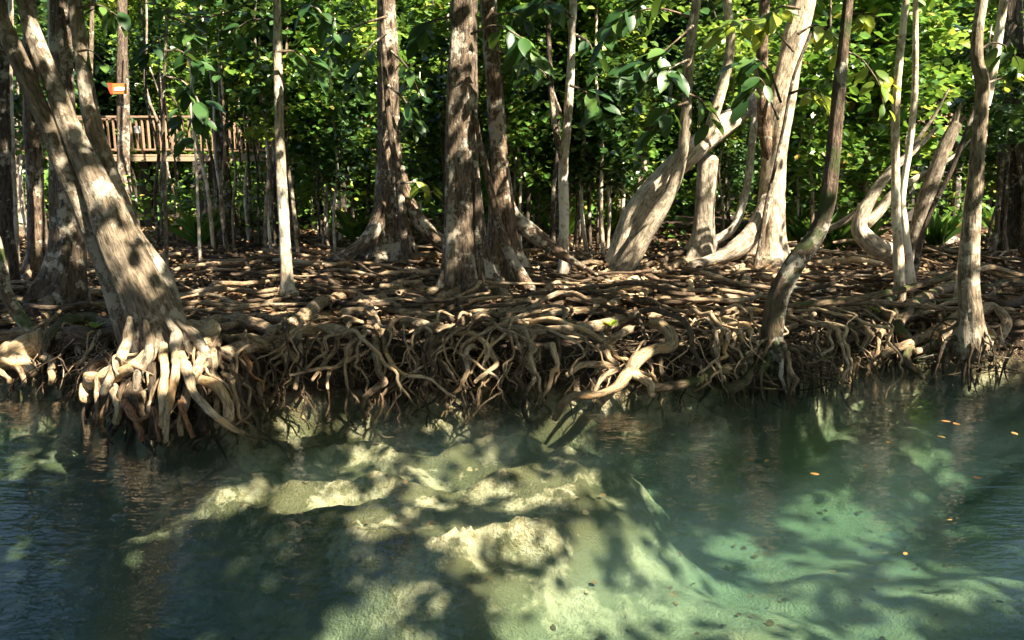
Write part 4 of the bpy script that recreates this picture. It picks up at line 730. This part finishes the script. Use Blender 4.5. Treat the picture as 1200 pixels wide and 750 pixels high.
LIT += [(912, 370, 8.9, .22), (925, 320, 8.9, .2), (955, 280, 8.9, .22), (972, 225, 8.9, .25), (980, 140, 8.9, .3), (990, 40, 8.9, .25), (1137, 335, 9.4, .2), (1140, 240, 9.4, .22), (1150, 130, 9.4, .22), (340, 395, 9.3, .2), (300, 385, 9.3, .2), (505, 380, 9.4, .18), (430, 360, 0, .2), (620, 372, 0, .2), (700, 386, 9.4, .18), (560, 362, 0, .18), (480, 346, 0, .2), (860, 350, 0, .25), (930, 345, 0, .25), (585, 180, 13, .2), (455, 120, 15.6, .25), (80, 150, 8, .2), (95, 60, 8.3, .25), (40, 60, 8, .2), (75, 300, 11.2, .2), (1060, 380, 9.6, .25), (1110, 385, 9.4, .2), (390, 350, 0, .2)]
LIT += [(205, 100, 11, .4), (235, 140, 11, .35), (385, 40, 11.4, .4), (610, 60, 11.8, .4), (690, 60, 13.4, .5), (750, 70, 12.4, .45), (880, 80, 13.3, .4), (960, 40, 13, .5), (1030, 100, 9, .35), (1180, 70, 9.4, .35), (130, 30, 8.2, .3), (800, 30, 12.4, .4)]
LIT += [(u, v, y, .24) for u, v, y in ((310, 362, 0), (365, 372, 0), (415, 395, 9.2), (470, 372, 0), (525, 388, 9.3), (575, 352, 0), (620, 395, 9.3), (660, 362, 0), (715, 400, 9.2), (770, 362, 0), (815, 392, 9.3), (850, 365, 0), (890, 395, 9.2), (960, 380, 9.6), (1000, 365, 0), (1040, 385, 9.9), (1090, 350, 0), (1160, 370, 9.6), (270, 395, 8.8), (240, 340, 0), (380, 340, 0), (500, 330, 0), (640, 320, 0), (930, 320, 0))]
LITW = [(880, 595, .2), (960, 690, .25), (1060, 690, .25), (1130, 730, .25), (700, 610, .2), (830, 660, .22), (1150, 640, .2), (540, 540, .42), (480, 560, .45), (600, 565, .45), (670, 560, .30), (720, 575, .25), (560, 620, .38), (430, 535, .28), (360, 575, .32), (300, 575, .28), (340, 505, .28), (520, 500, .25), (480, 690, .28), (540, 730, .25), (650, 672, .34), (780, 690, .38), (720, 660, .25), (610, 740, .25), (860, 628, .38), (930, 632, .42), (1000, 636, .36), (1050, 596, .38), (1110, 600, .46), (1180, 606, .46), (1240, 610, .4), (800, 540, .25), (1090, 540, .4), (960, 560, .25), (1180, 680, .25), (940, 740, .3), (800, 600, .2), (1140, 450, .3), (50, 480, .45), (20, 520, .3), (190, 600, .22), (1060, 465, .4), (1150, 500, .35), (990, 480, .35), (720, 640, .2), (880, 680, .25), (1000, 700, .3), (620, 620, .3), (700, 720, .25), (440, 610, .25)]
LP, LR = [], []
for u, v, y, r in LIT:
    LP.append(at_z(u, v, .6) if y == 0 else at_y(u, v, y)); LR.append(r * (1.0 if y == 0 else 1.15))
for u, v, r in LITW: LP.append(at_z(u, v, -.4)); LR.append(r * ((1.32 if u > 760 else 1.2) if v > 470 and u > 280 else 1.0))
LP = np.array(LP); LR = np.array(LR)
def lit_keep(c, rng, strength=.95):
    """False for leaves in the holes cut along sun rays to the LIT spots"""
    keep = np.ones(len(c), bool)
    for i in range(0, len(c), 20000):
        q = c[i:i + 20000]; d = q[:, None, :] - LP[None]; t = d @ SUN; dist = np.linalg.norm(d - t[..., None] * SUN, axis=-1)
        wob = 1 + .35 * N3(q, 3.0)[:, None]
        inside = ((dist < LR[None] * wob) & (t > .5)).any(1)
        keep[i:i + 20000] = ~(inside & (rng.random(len(q)) < strength))
    return keep
rng = np.random.default_rng(21)
NC = 3600
cc = np.stack([rng.uniform(-9, 17, NC), rng.uniform(-8, 14, NC), rng.uniform(5.2, 9.0, NC)], -1)
cc = cc[rng.random(len(cc)) < np.interp(cc[:, 1], [-8, 0, 8, 11, 14], [.55, .95, .85, .6, .2])]
zmin = CAMZ + (HOR + 40) / F * np.maximum(cc[:, 1], 0) + .4
cc = cc[(cc[:, 2] > zmin)]
tops = np.array([t['top'] for t in TREES])
own = np.argmin(((cc[:, None, :2] - tops[None, :, :2]) ** 2).sum(-1) + np.where(np.array([t['top'][2] < 6 for t in TREES]), 1e6, 0)[None], axis=1)
for ti, t in enumerate(TREES):
    mine = cc[own == ti]
    if len(mine) == 0: continue
    k = 48
    c = np.repeat(mine, k, 0) + rng.normal(0, 1, (len(mine) * k, 3)) * [.55, .55, .34]
    c = c[(c[:, 2] > CAMZ + (HOR + 12) / F * np.maximum(c[:, 1], 0) + .2)]
    c = c[lit_keep(c, rng)]
    if len(c) < 10: continue
    d, nr = leaf_dirs(len(c), rng); L = rng.uniform(.14, .25, len(c))
    v, q = leaves_mesh(c - t['base'], L, d, nr, .40)
    link('crown', mesh_from('crown', v, q, M['leaf'], False), t['obj'])
    for j in rng.choice(len(mine), min(7, len(mine)), replace=False):
        a = t['P'][-2] if rng.random() < .5 else t['P'][-1]; b_ = mine[j]; r0 = max(t['R'][-1] * .9, .03)
        mid_ = (a + b_) / 2 + [0, 0, .25]
        add_tube('branch', [a, mid_, b_], [r0, r0 * .6, .012], t['mat'], t['obj'], t['base'], 6, 10, .05)

# ------------------------------------------------------------------ forest behind
def crown_mesh(seed, rx, rz, clumps, per, spread, lmin, lmax, material):
    r = np.random.default_rng(seed)
    a = r.normal(size=(clumps, 3)); a /= np.linalg.norm(a, axis=1)[:, None]; a *= (r.random(clumps) ** .4)[:, None]
    cl = a * [rx, rx, rz]; c = np.repeat(cl, per, 0) + r.normal(0, spread, (clumps * per, 3)) * [1, 1, .7]
    d, nr = leaf_dirs(len(c), r); v, q = leaves_mesh(c, r.uniform(lmin, lmax, len(c)), d, nr, .40)
    return mesh_from('crown', v, q, material, False)
CR = [crown_mesh(50 + k, 1.5, 2.3, 34, 75, .30, .10, .30, M[['leaf', 'leafdark', 'leafyel', 'leaf'][k % 4]]) for k in range(8)]
SM = [crown_mesh(80 + k, .75, 1.1, 14, 34, .22, .12, .22, M[['leafdark', 'leaf', 'leafyel'][k % 3]]) for k in range(6)]
def stem_mesh(seed, h, r, material):
    rr = np.random.default_rng(seed); P = [V3(0, 0, -.2)]
    for i in range(5): P.append(V3(rr.normal(0, .05) * h * .25, rr.normal(0, .05) * h * .25, h * (i + 1) / 5))
    v, q, tc = tube(catmull(P, 14), np.linspace(r, r * .45, 14), 8, .06, seed); return mesh_from('trunk', v, q, material, True, tc)
SAP = [stem_mesh(k, 6.0, .045, M[['dark', 'pale', 'grey', 'brown'][k % 4]]) for k in range(6)]
BIG = [stem_mesh(20 + k, 9.0, .16, M[['brown', 'dark', 'grey'][k % 3]]) for k in range(6)]
BW = np.array([at_y(u, v, 24.0) for u in range(110, 300, 25) for v in (148, 180)])
def open_to_boardwalk(p, r):
    d = p - BW; t = d @ SUN; a = np.linalg.norm(d - t[:, None] * SUN, axis=1)
    eye = V3(0, 0, CAMZ); w = BW - eye; wl_ = np.linalg.norm(w, axis=1)[:, None]; w = w / wl_; e_ = p - eye; k = (w @ e_); b_ = np.linalg.norm(e_ - k[:, None] * w, axis=1)
    return not (((a < r * .8) & (t > 0)).any() or ((b_ < r) & (k < wl_[:, 0])).any())
# thin saplings of the understorey
def blocked(u, y, zlo):       # keep the boardwalk in view
    return 95 < u < 330 and y < 24
for q in range(130):
    u = RNG.uniform(-40, 1240) if q > 78 else RNG.choice([RNG.uniform(190, 450), RNG.uniform(590, 740)]); yy = RNG.uniform(15.5, 27)
    p = at_z(u, 250, .5); x = (u - CX) / F * (yy * 1.02); z = float(hground(x, yy)); s = RNG.uniform(.7, 1.15)
    lean_ = 'with a small leafy crown'
    e = thing('sapling', 'thin understorey sapling with a small leafy crown behind the main trunks', 'sapling', (x, yy, z), 'understorey saplings behind the main trunks')
    e.rotation_euler = (RNG.normal(0, .04), RNG.normal(0, .04), RNG.uniform(0, 6.28)); e.scale = (s, s, s)
    link('stem', SAP[q % 6], e)
    for zc in (2.6, 4.0, 5.4):
        if RNG.random() < .38: continue
        if not open_to_boardwalk(V3(x, yy, z + zc * s), 1.1): continue
        c = link('crown', SM[RNG.integers(6)], e, (RNG.normal(0, .3), RNG.normal(0, .3), zc + RNG.normal(0, .3))); c.rotation_euler = (0, 0, RNG.uniform(0, 6.28)); k = RNG.uniform(.8, 1.25); c.scale = (k, k, k)
# forest trees
FT = []
for q in range(105):
    yy = 21 + 27 * RNG.random() ** 1.1 if q < 85 else RNG.uniform(30, 40)
    u = RNG.uniform(-120, 1320)
    if yy < 24.2 and (60 < u < 420): yy = RNG.uniform(26.5, 40)
    if 23.2 < yy < 28.5: yy += 5
    x = (u - CX) / F * (yy * 1.02); z = float(hground(x, yy)); s = RNG.uniform(.85, 1.25)
    e = thing('forest_tree', 'leafy forest tree standing in the dense background greenery', 'tree', (x, yy, z), 'forest trees in the background')
    e.rotation_euler = (RNG.normal(0, .03), RNG.normal(0, .03), RNG.uniform(0, 6.28)); e.scale = (s, s, s)
    link('trunk', BIG[q % 6], e)
    htop = 2.2 + .235 * yy; levels = np.arange(3.0 if yy > 24 else 4.0, htop, 2.3) / s
    for zc in levels:
        if not open_to_boardwalk(V3(x, yy, z + zc * s), 2.0): continue
        c = link('crown', CR[RNG.integers(8)], e, (RNG.normal(0, .6), RNG.normal(0, .6), zc + RNG.normal(0, .4))); c.rotation_euler = (0, 0, RNG.uniform(0, 6.28)); k = RNG.uniform(.8, 1.2); c.scale = (k, k, k * .9)
# far wall of forest, undergrowth and litter: uncountable
def scatter(name, label, n_, xr, yr, zr, L, material, seed, kind='stuff', clump=None, droop=(-.9, .25), on_ground=False, ratio=.4):
    r = np.random.default_rng(seed)
    y = r.uniform(*yr, n_); x = r.uniform(-1, 1, n_) * (xr[1] - xr[0]) / 2 + (xr[0] + xr[1]) / 2
    if clump:
        m_ = n_ // clump; y = np.repeat(y[:m_], clump) + r.normal(0, .4, m_ * clump); x = np.repeat(x[:m_], clump) + r.normal(0, .4, m_ * clump)
    z = hground(x, y) + r.uniform(*zr, len(x)) ** 1.0
    d, nr = leaf_dirs(len(x), r, droop)
    if clump and not on_ground: z = np.repeat(z[:m_], clump) + r.normal(0, .35, len(x))
    c = np.stack([x, y, z], -1)
    v, q = leaves_mesh(c, r.uniform(*L, len(x)), d, nr, ratio)
    o = link(name, mesh_from(name, v, q, material, False)); tag(o, label, name.replace('_', ' '), kind=kind); return o
scatter('forest', 'far green mass of forest leaves closing the view', 46000, (-48, 48), (40, 58), (.2, 17), (.30, .6), M['leaf'], 5, clump=40)
scatter('undergrowth', 'low dark leafy undergrowth between the background stems', 26000, (-30, 30), (20, 40), (.05, 1.9), (.12, .26), M['leaf'], 6, clump=24)
scatter('fallen_leaves', 'dry brown leaf litter strewn over the forest floor', 26000, (-14, 14), (10.5, 26), (.0, .05), (.07, .14), M['litter'], 8, on_ground=True, droop=(-.12, .25), ratio=.5)
scatter('leaf_litter', 'dry leaves and bits caught between the roots of the bank', 9000, (-11, 12), (9.6, 17), (.05, .30), (.05, .11), M['litter'], 18, on_ground=True, droop=(-.3, .3), ratio=.5)
scatter('sunken_leaves', 'dark sodden leaves and bits lying on the river bed', 700, (-7, 9), (3.2, 9.5), (.0, .02), (.03, .075), M['litter'], 9, on_ground=True, droop=(-.1, .2), ratio=.5)
# strap-leaved tufts at right
def tuft(u, v, y, n_, L, label):
    p = at_z(u, v, .5); p = at_y(u, v, y); p[2] = float(hground(p[0], y)); r = np.random.default_rng(int(u))
    c = np.zeros((n_, 3)) + r.normal(0, .1, (n_, 3)) * [1, 1, 0]; a = r.uniform(0, 6.28, n_); d = np.stack([np.cos(a), np.sin(a), r.uniform(.8, 2.6, n_)], -1)
    v_, q_ = leaves_mesh(c, r.uniform(.6, 1.1, n_) * L, d, np.stack([np.cos(a), np.sin(a), -.4 * np.ones(n_)], -1) * -1, .07)
    e = thing('strap_leaf_plant', label, 'plant', p, 'strap-leaved plants under the trees'); link('leaves', mesh_from('leaves', v_, q_, M['leaf'], False), e)
for u, v, y in ((945, 262, 19), (962, 256, 20), (990, 250, 21), (935, 250, 22), (1010, 262, 19), (655, 262, 20), (420, 268, 19.5), (235, 262, 19), (720, 262, 21), (975, 266, 17.5), (1180, 262, 20), (1100, 262, 20)):
    tuft(u, v, y, 34, 1.0, 'tuft of narrow upright green leaves on the forest floor')

# ------------------------------------------------------------------ near sprays of broad leaves, every leaf its own piece
lt = np.array([(0, 0, 0), (-.12, .08, .03), (-.22, .28, .06), (-.24, .52, .05), (-.15, .80, .0), (0, 1, -.10), (.15, .80, .0), (.24, .52, .05), (.22, .28, .06), (.12, .08, .03), (0, .28, 0), (0, .52, .0), (0, .80, -.04)])
LQ = [(0, 10, 2, 1), (10, 11, 3, 2), (11, 12, 4, 3), (0, 9, 8, 10), (10, 8, 7, 11), (11, 7, 6, 12)]
LT3 = [(12, 5, 4, 4), (12, 6, 5, 5)]
def big_leaf(material):
    me = bpy.data.meshes.new('leaf'); me.from_pydata([tuple(v) for v in lt], [], [q[::-1] for q in LQ] + [(12, 4, 5), (12, 5, 6)]); me.materials.append(material)
    for p_ in me.polygons: p_.use_smooth = True
    return me
BL = {k: big_leaf(M[k]) for k in ('leafbig', 'leafyellow')}
import mathutils
def spray(owner, path, yd, nleaf, lpx, mat_='leafbig', seed=0, w=3.5):
    t = T[owner]; r = np.random.default_rng(900 + seed)
    P = [at_y(u, v, yd) for u, v in path]; pts = catmull(P, 30)
    br = add_tube('branch', P, [px2m(w, P[0]) / 2] + [px2m(w * .6, P[0]) / 2] * (len(P) - 2) + [.004], M['brown'], t['obj'], t['base'], 6, 20, .05)
    L = px2m(lpx, P[0])
    for i in range(nleaf):
        f = .35 + .65 * (i + 1) / nleaf; p = pts[int(f * 29)]
        tang = pts[-1] - pts[-4]; tang /= np.linalg.norm(tang) + 1e-9
        a = r.uniform(0, 6.28); d = V3(math.cos(a), math.sin(a) * .8, r.uniform(-1.1, .1)) + tang * .5; d /= np.linalg.norm(d)
        up = V3(r.normal(0, .4), r.normal(0, .4) - .35, 1); sd = np.cross(d, up); sd /= np.linalg.norm(sd); nn = np.cross(sd, d)
        s = L * r.uniform(.65, 1.2); q = p - t['base'] + d * .03 + r.normal(0, .03, 3)
        o = bpy.data.objects.new('leaf', BL[mat_]); COL.objects.link(o); o.parent = br
        o.matrix_local = mathutils.Matrix(((sd[0] * s, d[0] * s, nn[0] * s, q[0]), (sd[1] * s, d[1] * s, nn[1] * s, q[1]), (sd[2] * s, d[2] * s, nn[2] * s, q[2]), (0, 0, 0, 1)))
T['bigsap'] = make_tree('broadleaf_sapling', 'thin straight sapling with big dark drooping leaves, before the boardwalk', 'sapling', [(195, 332, 6), (195, 290, 5), (194, 230, 4.5), (192, 170, 4), (192, 120, 3.5), (194, 60, 3), (198, 10, 3)], 11.0, M['grey'], None, 8)
T['bigsap2'] = make_tree('broadleaf_sapling', 'second thin sapling before the boardwalk, a little right of the first', 'sapling', [(234, 290, 4), (232, 240, 3.5), (230, 190, 3), (226, 150, 3), (222, 110, 2.5)], 15.0, M['pale'], None, 8)
SPR = [('bigsap', [(193, 90), (215, 96), (232, 118), (238, 150)], 11, 16, 28, 'leafbig'), ('bigsap', [(194, 110), (206, 120), (214, 145), (216, 160)], 10.9, 10, 28, 'leafbig'), ('bigsap', [(196, 40), (180, 50), (170, 70)], 11, 8, 26, 'leafbig'), ('bigsap', [(198, 20), (215, 26), (232, 44)], 11, 10, 24, 'leafbig'),
       ('board', [(300, -30), (290, 0), (270, 14), (230, 20), (190, 8)], 12, 12, 24, 'leafbig'), ('slim', [(326, 20), (350, 8), (372, 10), (382, 30)], 11.4, 10, 26, 'leafbig'), ('slim', [(325, 24), (312, 22), (290, 26), (268, 40)], 11.4, 10, 24, 'leafbig'), ('mid', [(452, 20), (420, 30), (396, 44), (380, 66)], 15, 14, 22, 'leafbig'), ('mid', [(458, 60), (478, 80), (492, 110)], 15, 14, 20, 'leafbig'),
       ('fork', [(670, 40), (690, 50), (700, 80)], 13.6, 12, 24, 'leafbig'), ('fork', [(664, 150), (640, 90), (620, 76)], 13.6, 10, 24, 'leafbig'), ('arch_thin', [(812, 30), (790, 50), (765, 70), (742, 82)], 12.5, 16, 34, 'leafbig'), ('arch_thin', [(808, 70), (790, 78), (772, 92)], 12.4, 12, 34, 'leafbig'), ('arch_thin', [(808, 20), (770, 10), (730, 20), (705, 50)], 12.6, 14, 30, 'leafbig'),
       ('arch_thin', [(806, 110), (822, 118), (832, 140)], 12.6, 8, 28, 'leafbig'), ('white', [(915, 120), (900, 80), (880, 70), (868, 90)], 13.4, 14, 30, 'leafbig'), ('white', [(930, 60), (900, 30), (870, 24), (845, 40)], 13.4, 14, 28, 'leafyellow'), ('white', [(935, 40), (955, 30), (975, 40), (985, 62)], 13, 14, 24, 'leafyellow'), ('white', [(925, 110), (945, 104), (960, 110), (968, 122)], 13.4, 12, 22, 'leafyellow'), ('white', [(938, 10), (915, 8), (900, 20)], 13.4, 10, 26, 'leafyellow'),
       ('front', [(990, 60), (1010, 70), (1030, 100), (1036, 130)], 9, 9, 22, 'leafyellow'), ('front', [(992, 20), (1005, 16), (1030, 20)], 9, 8, 22, 'leafyellow'), ('right', [(1146, 60), (1165, 50), (1185, 60), (1196, 80)], 9.4, 10, 24, 'leafbig'), ('right', [(1150, 100), (1172, 92), (1196, 84)], 9.4, 8, 26, 'leafyellow'), ('pair_a', [(1052, 110), (1040, 90), (1020, 84)], 11.6, 9, 20, 'leafyellow'),
       ('centre_b', [(580, 60), (600, 66), (614, 84)], 12.8, 9, 22, 'leafbig'), ('centre_b', [(574, 20), (600, 16), (622, 30)], 12.8, 10, 22, 'leafbig'), ('mid', [(470, 215), (490, 214), (506, 224)], 15.0, 9, 16, 'leafyellow'), ('lean', [(92, 60), (108, 60), (124, 76)], 8.2, 6, 22, 'leafbig'), ('lean', [(90, 10), (115, 6), (140, 20)], 8.2, 9, 26, 'leafbig')]
SPR += [('centre', [(552, 40), (580, 30), (610, 44), (630, 70)], 11.6, 13, 32, 'leafbig'), ('centre', [(530, 20), (505, 26), (488, 48)], 11.8, 10, 30, 'leafbig'), ('slim', [(326, 60), (350, 62), (368, 84)], 11.2, 9, 28, 'leafbig'), ('mid', [(455, 100), (476, 120), (486, 150)], 14.6, 12, 24, 'leafbig'),
        ('fork', [(668, 100), (690, 110), (706, 130)], 13.2, 12, 28, 'leafbig'), ('arch_thin', [(812, 0), (780, -6), (745, 4), (716, 26)], 11.8, 15, 36, 'leafbig'), ('arch_thin', [(806, 120), (786, 128), (768, 150)], 12.4, 10, 32, 'leafbig'), ('fork', [(670, 20), (650, 4), (622, 8)], 13.2, 12, 30, 'leafbig'), ('white', [(912, 140), (896, 100), (886, 92), (880, 112)], 13.2, 9, 32, 'leafbig'),
        ('right', [(1148, 130), (1168, 124), (1190, 134)], 9.6, 8, 26, 'leafbig'), ('bigsap', [(193, 60), (212, 60), (228, 76)], 10.8, 11, 30, 'leafbig'), ('mid', [(452, 40), (430, 60), (414, 96)], 14.8, 12, 26, 'leafbig')]
for k, s in enumerate(SPR): spray(*s, seed=k)
# seedlings on the roots
for u, v, y, lab in ((112, 384, 8.3, 'small green seedling on the dark hollow root at left'), (716, 382, 9.2, 'small green seedling among the roots right of the middle'), (1030, 366, 10, 'tiny seedling beside the mossy pole on the right bank'), (414, 266, 18, 'young seedling on the litter left of the vine-clad tree')):
    p = at_y(u, v, y); e = thing('seedling', lab, 'seedling', p)
    add_tube('stem', [p - [0, 0, .12], p], [.005, .003], M['brown'], e, p, 6, 5)
    for i in range(5):
        a = i * 1.9 + u; o = link('leaf', BL['leafyellow'], e); s = px2m(14, p); o.scale = (s, s, s); o.rotation_euler = (.5, RNG.normal(0, .2), a)
# leaves afloat on the river
for u, v in ((1116, 609), (1100, 512), (1114, 494), (1124, 498), (1098, 510), (980, 506), (1038, 518), (900, 538), (912, 540), (960, 556), (876, 537), (1186, 506), (1010, 545), (1150, 560), (1060, 650), (760, 500)):
    p = at_z(u, v, .002); o = link('floating_leaf', BL['leafyellow'].copy(), None, tuple(p)); o.data.materials[0] = M['floating']; s = px2m(RNG.uniform(5, 11), p); o.scale = (s * RNG.uniform(.8, 1.5), s, s * .05); o.rotation_euler = (0, 0, RNG.uniform(0, 6.28))
    tag(o, 'small dry orange leaf floating on the river', 'leaf', 'fallen leaves floating on the river')
print('objects', len(bpy.data.objects), 'tris', sum(len(m_.polygons) * 2 for m_ in bpy.data.meshes))
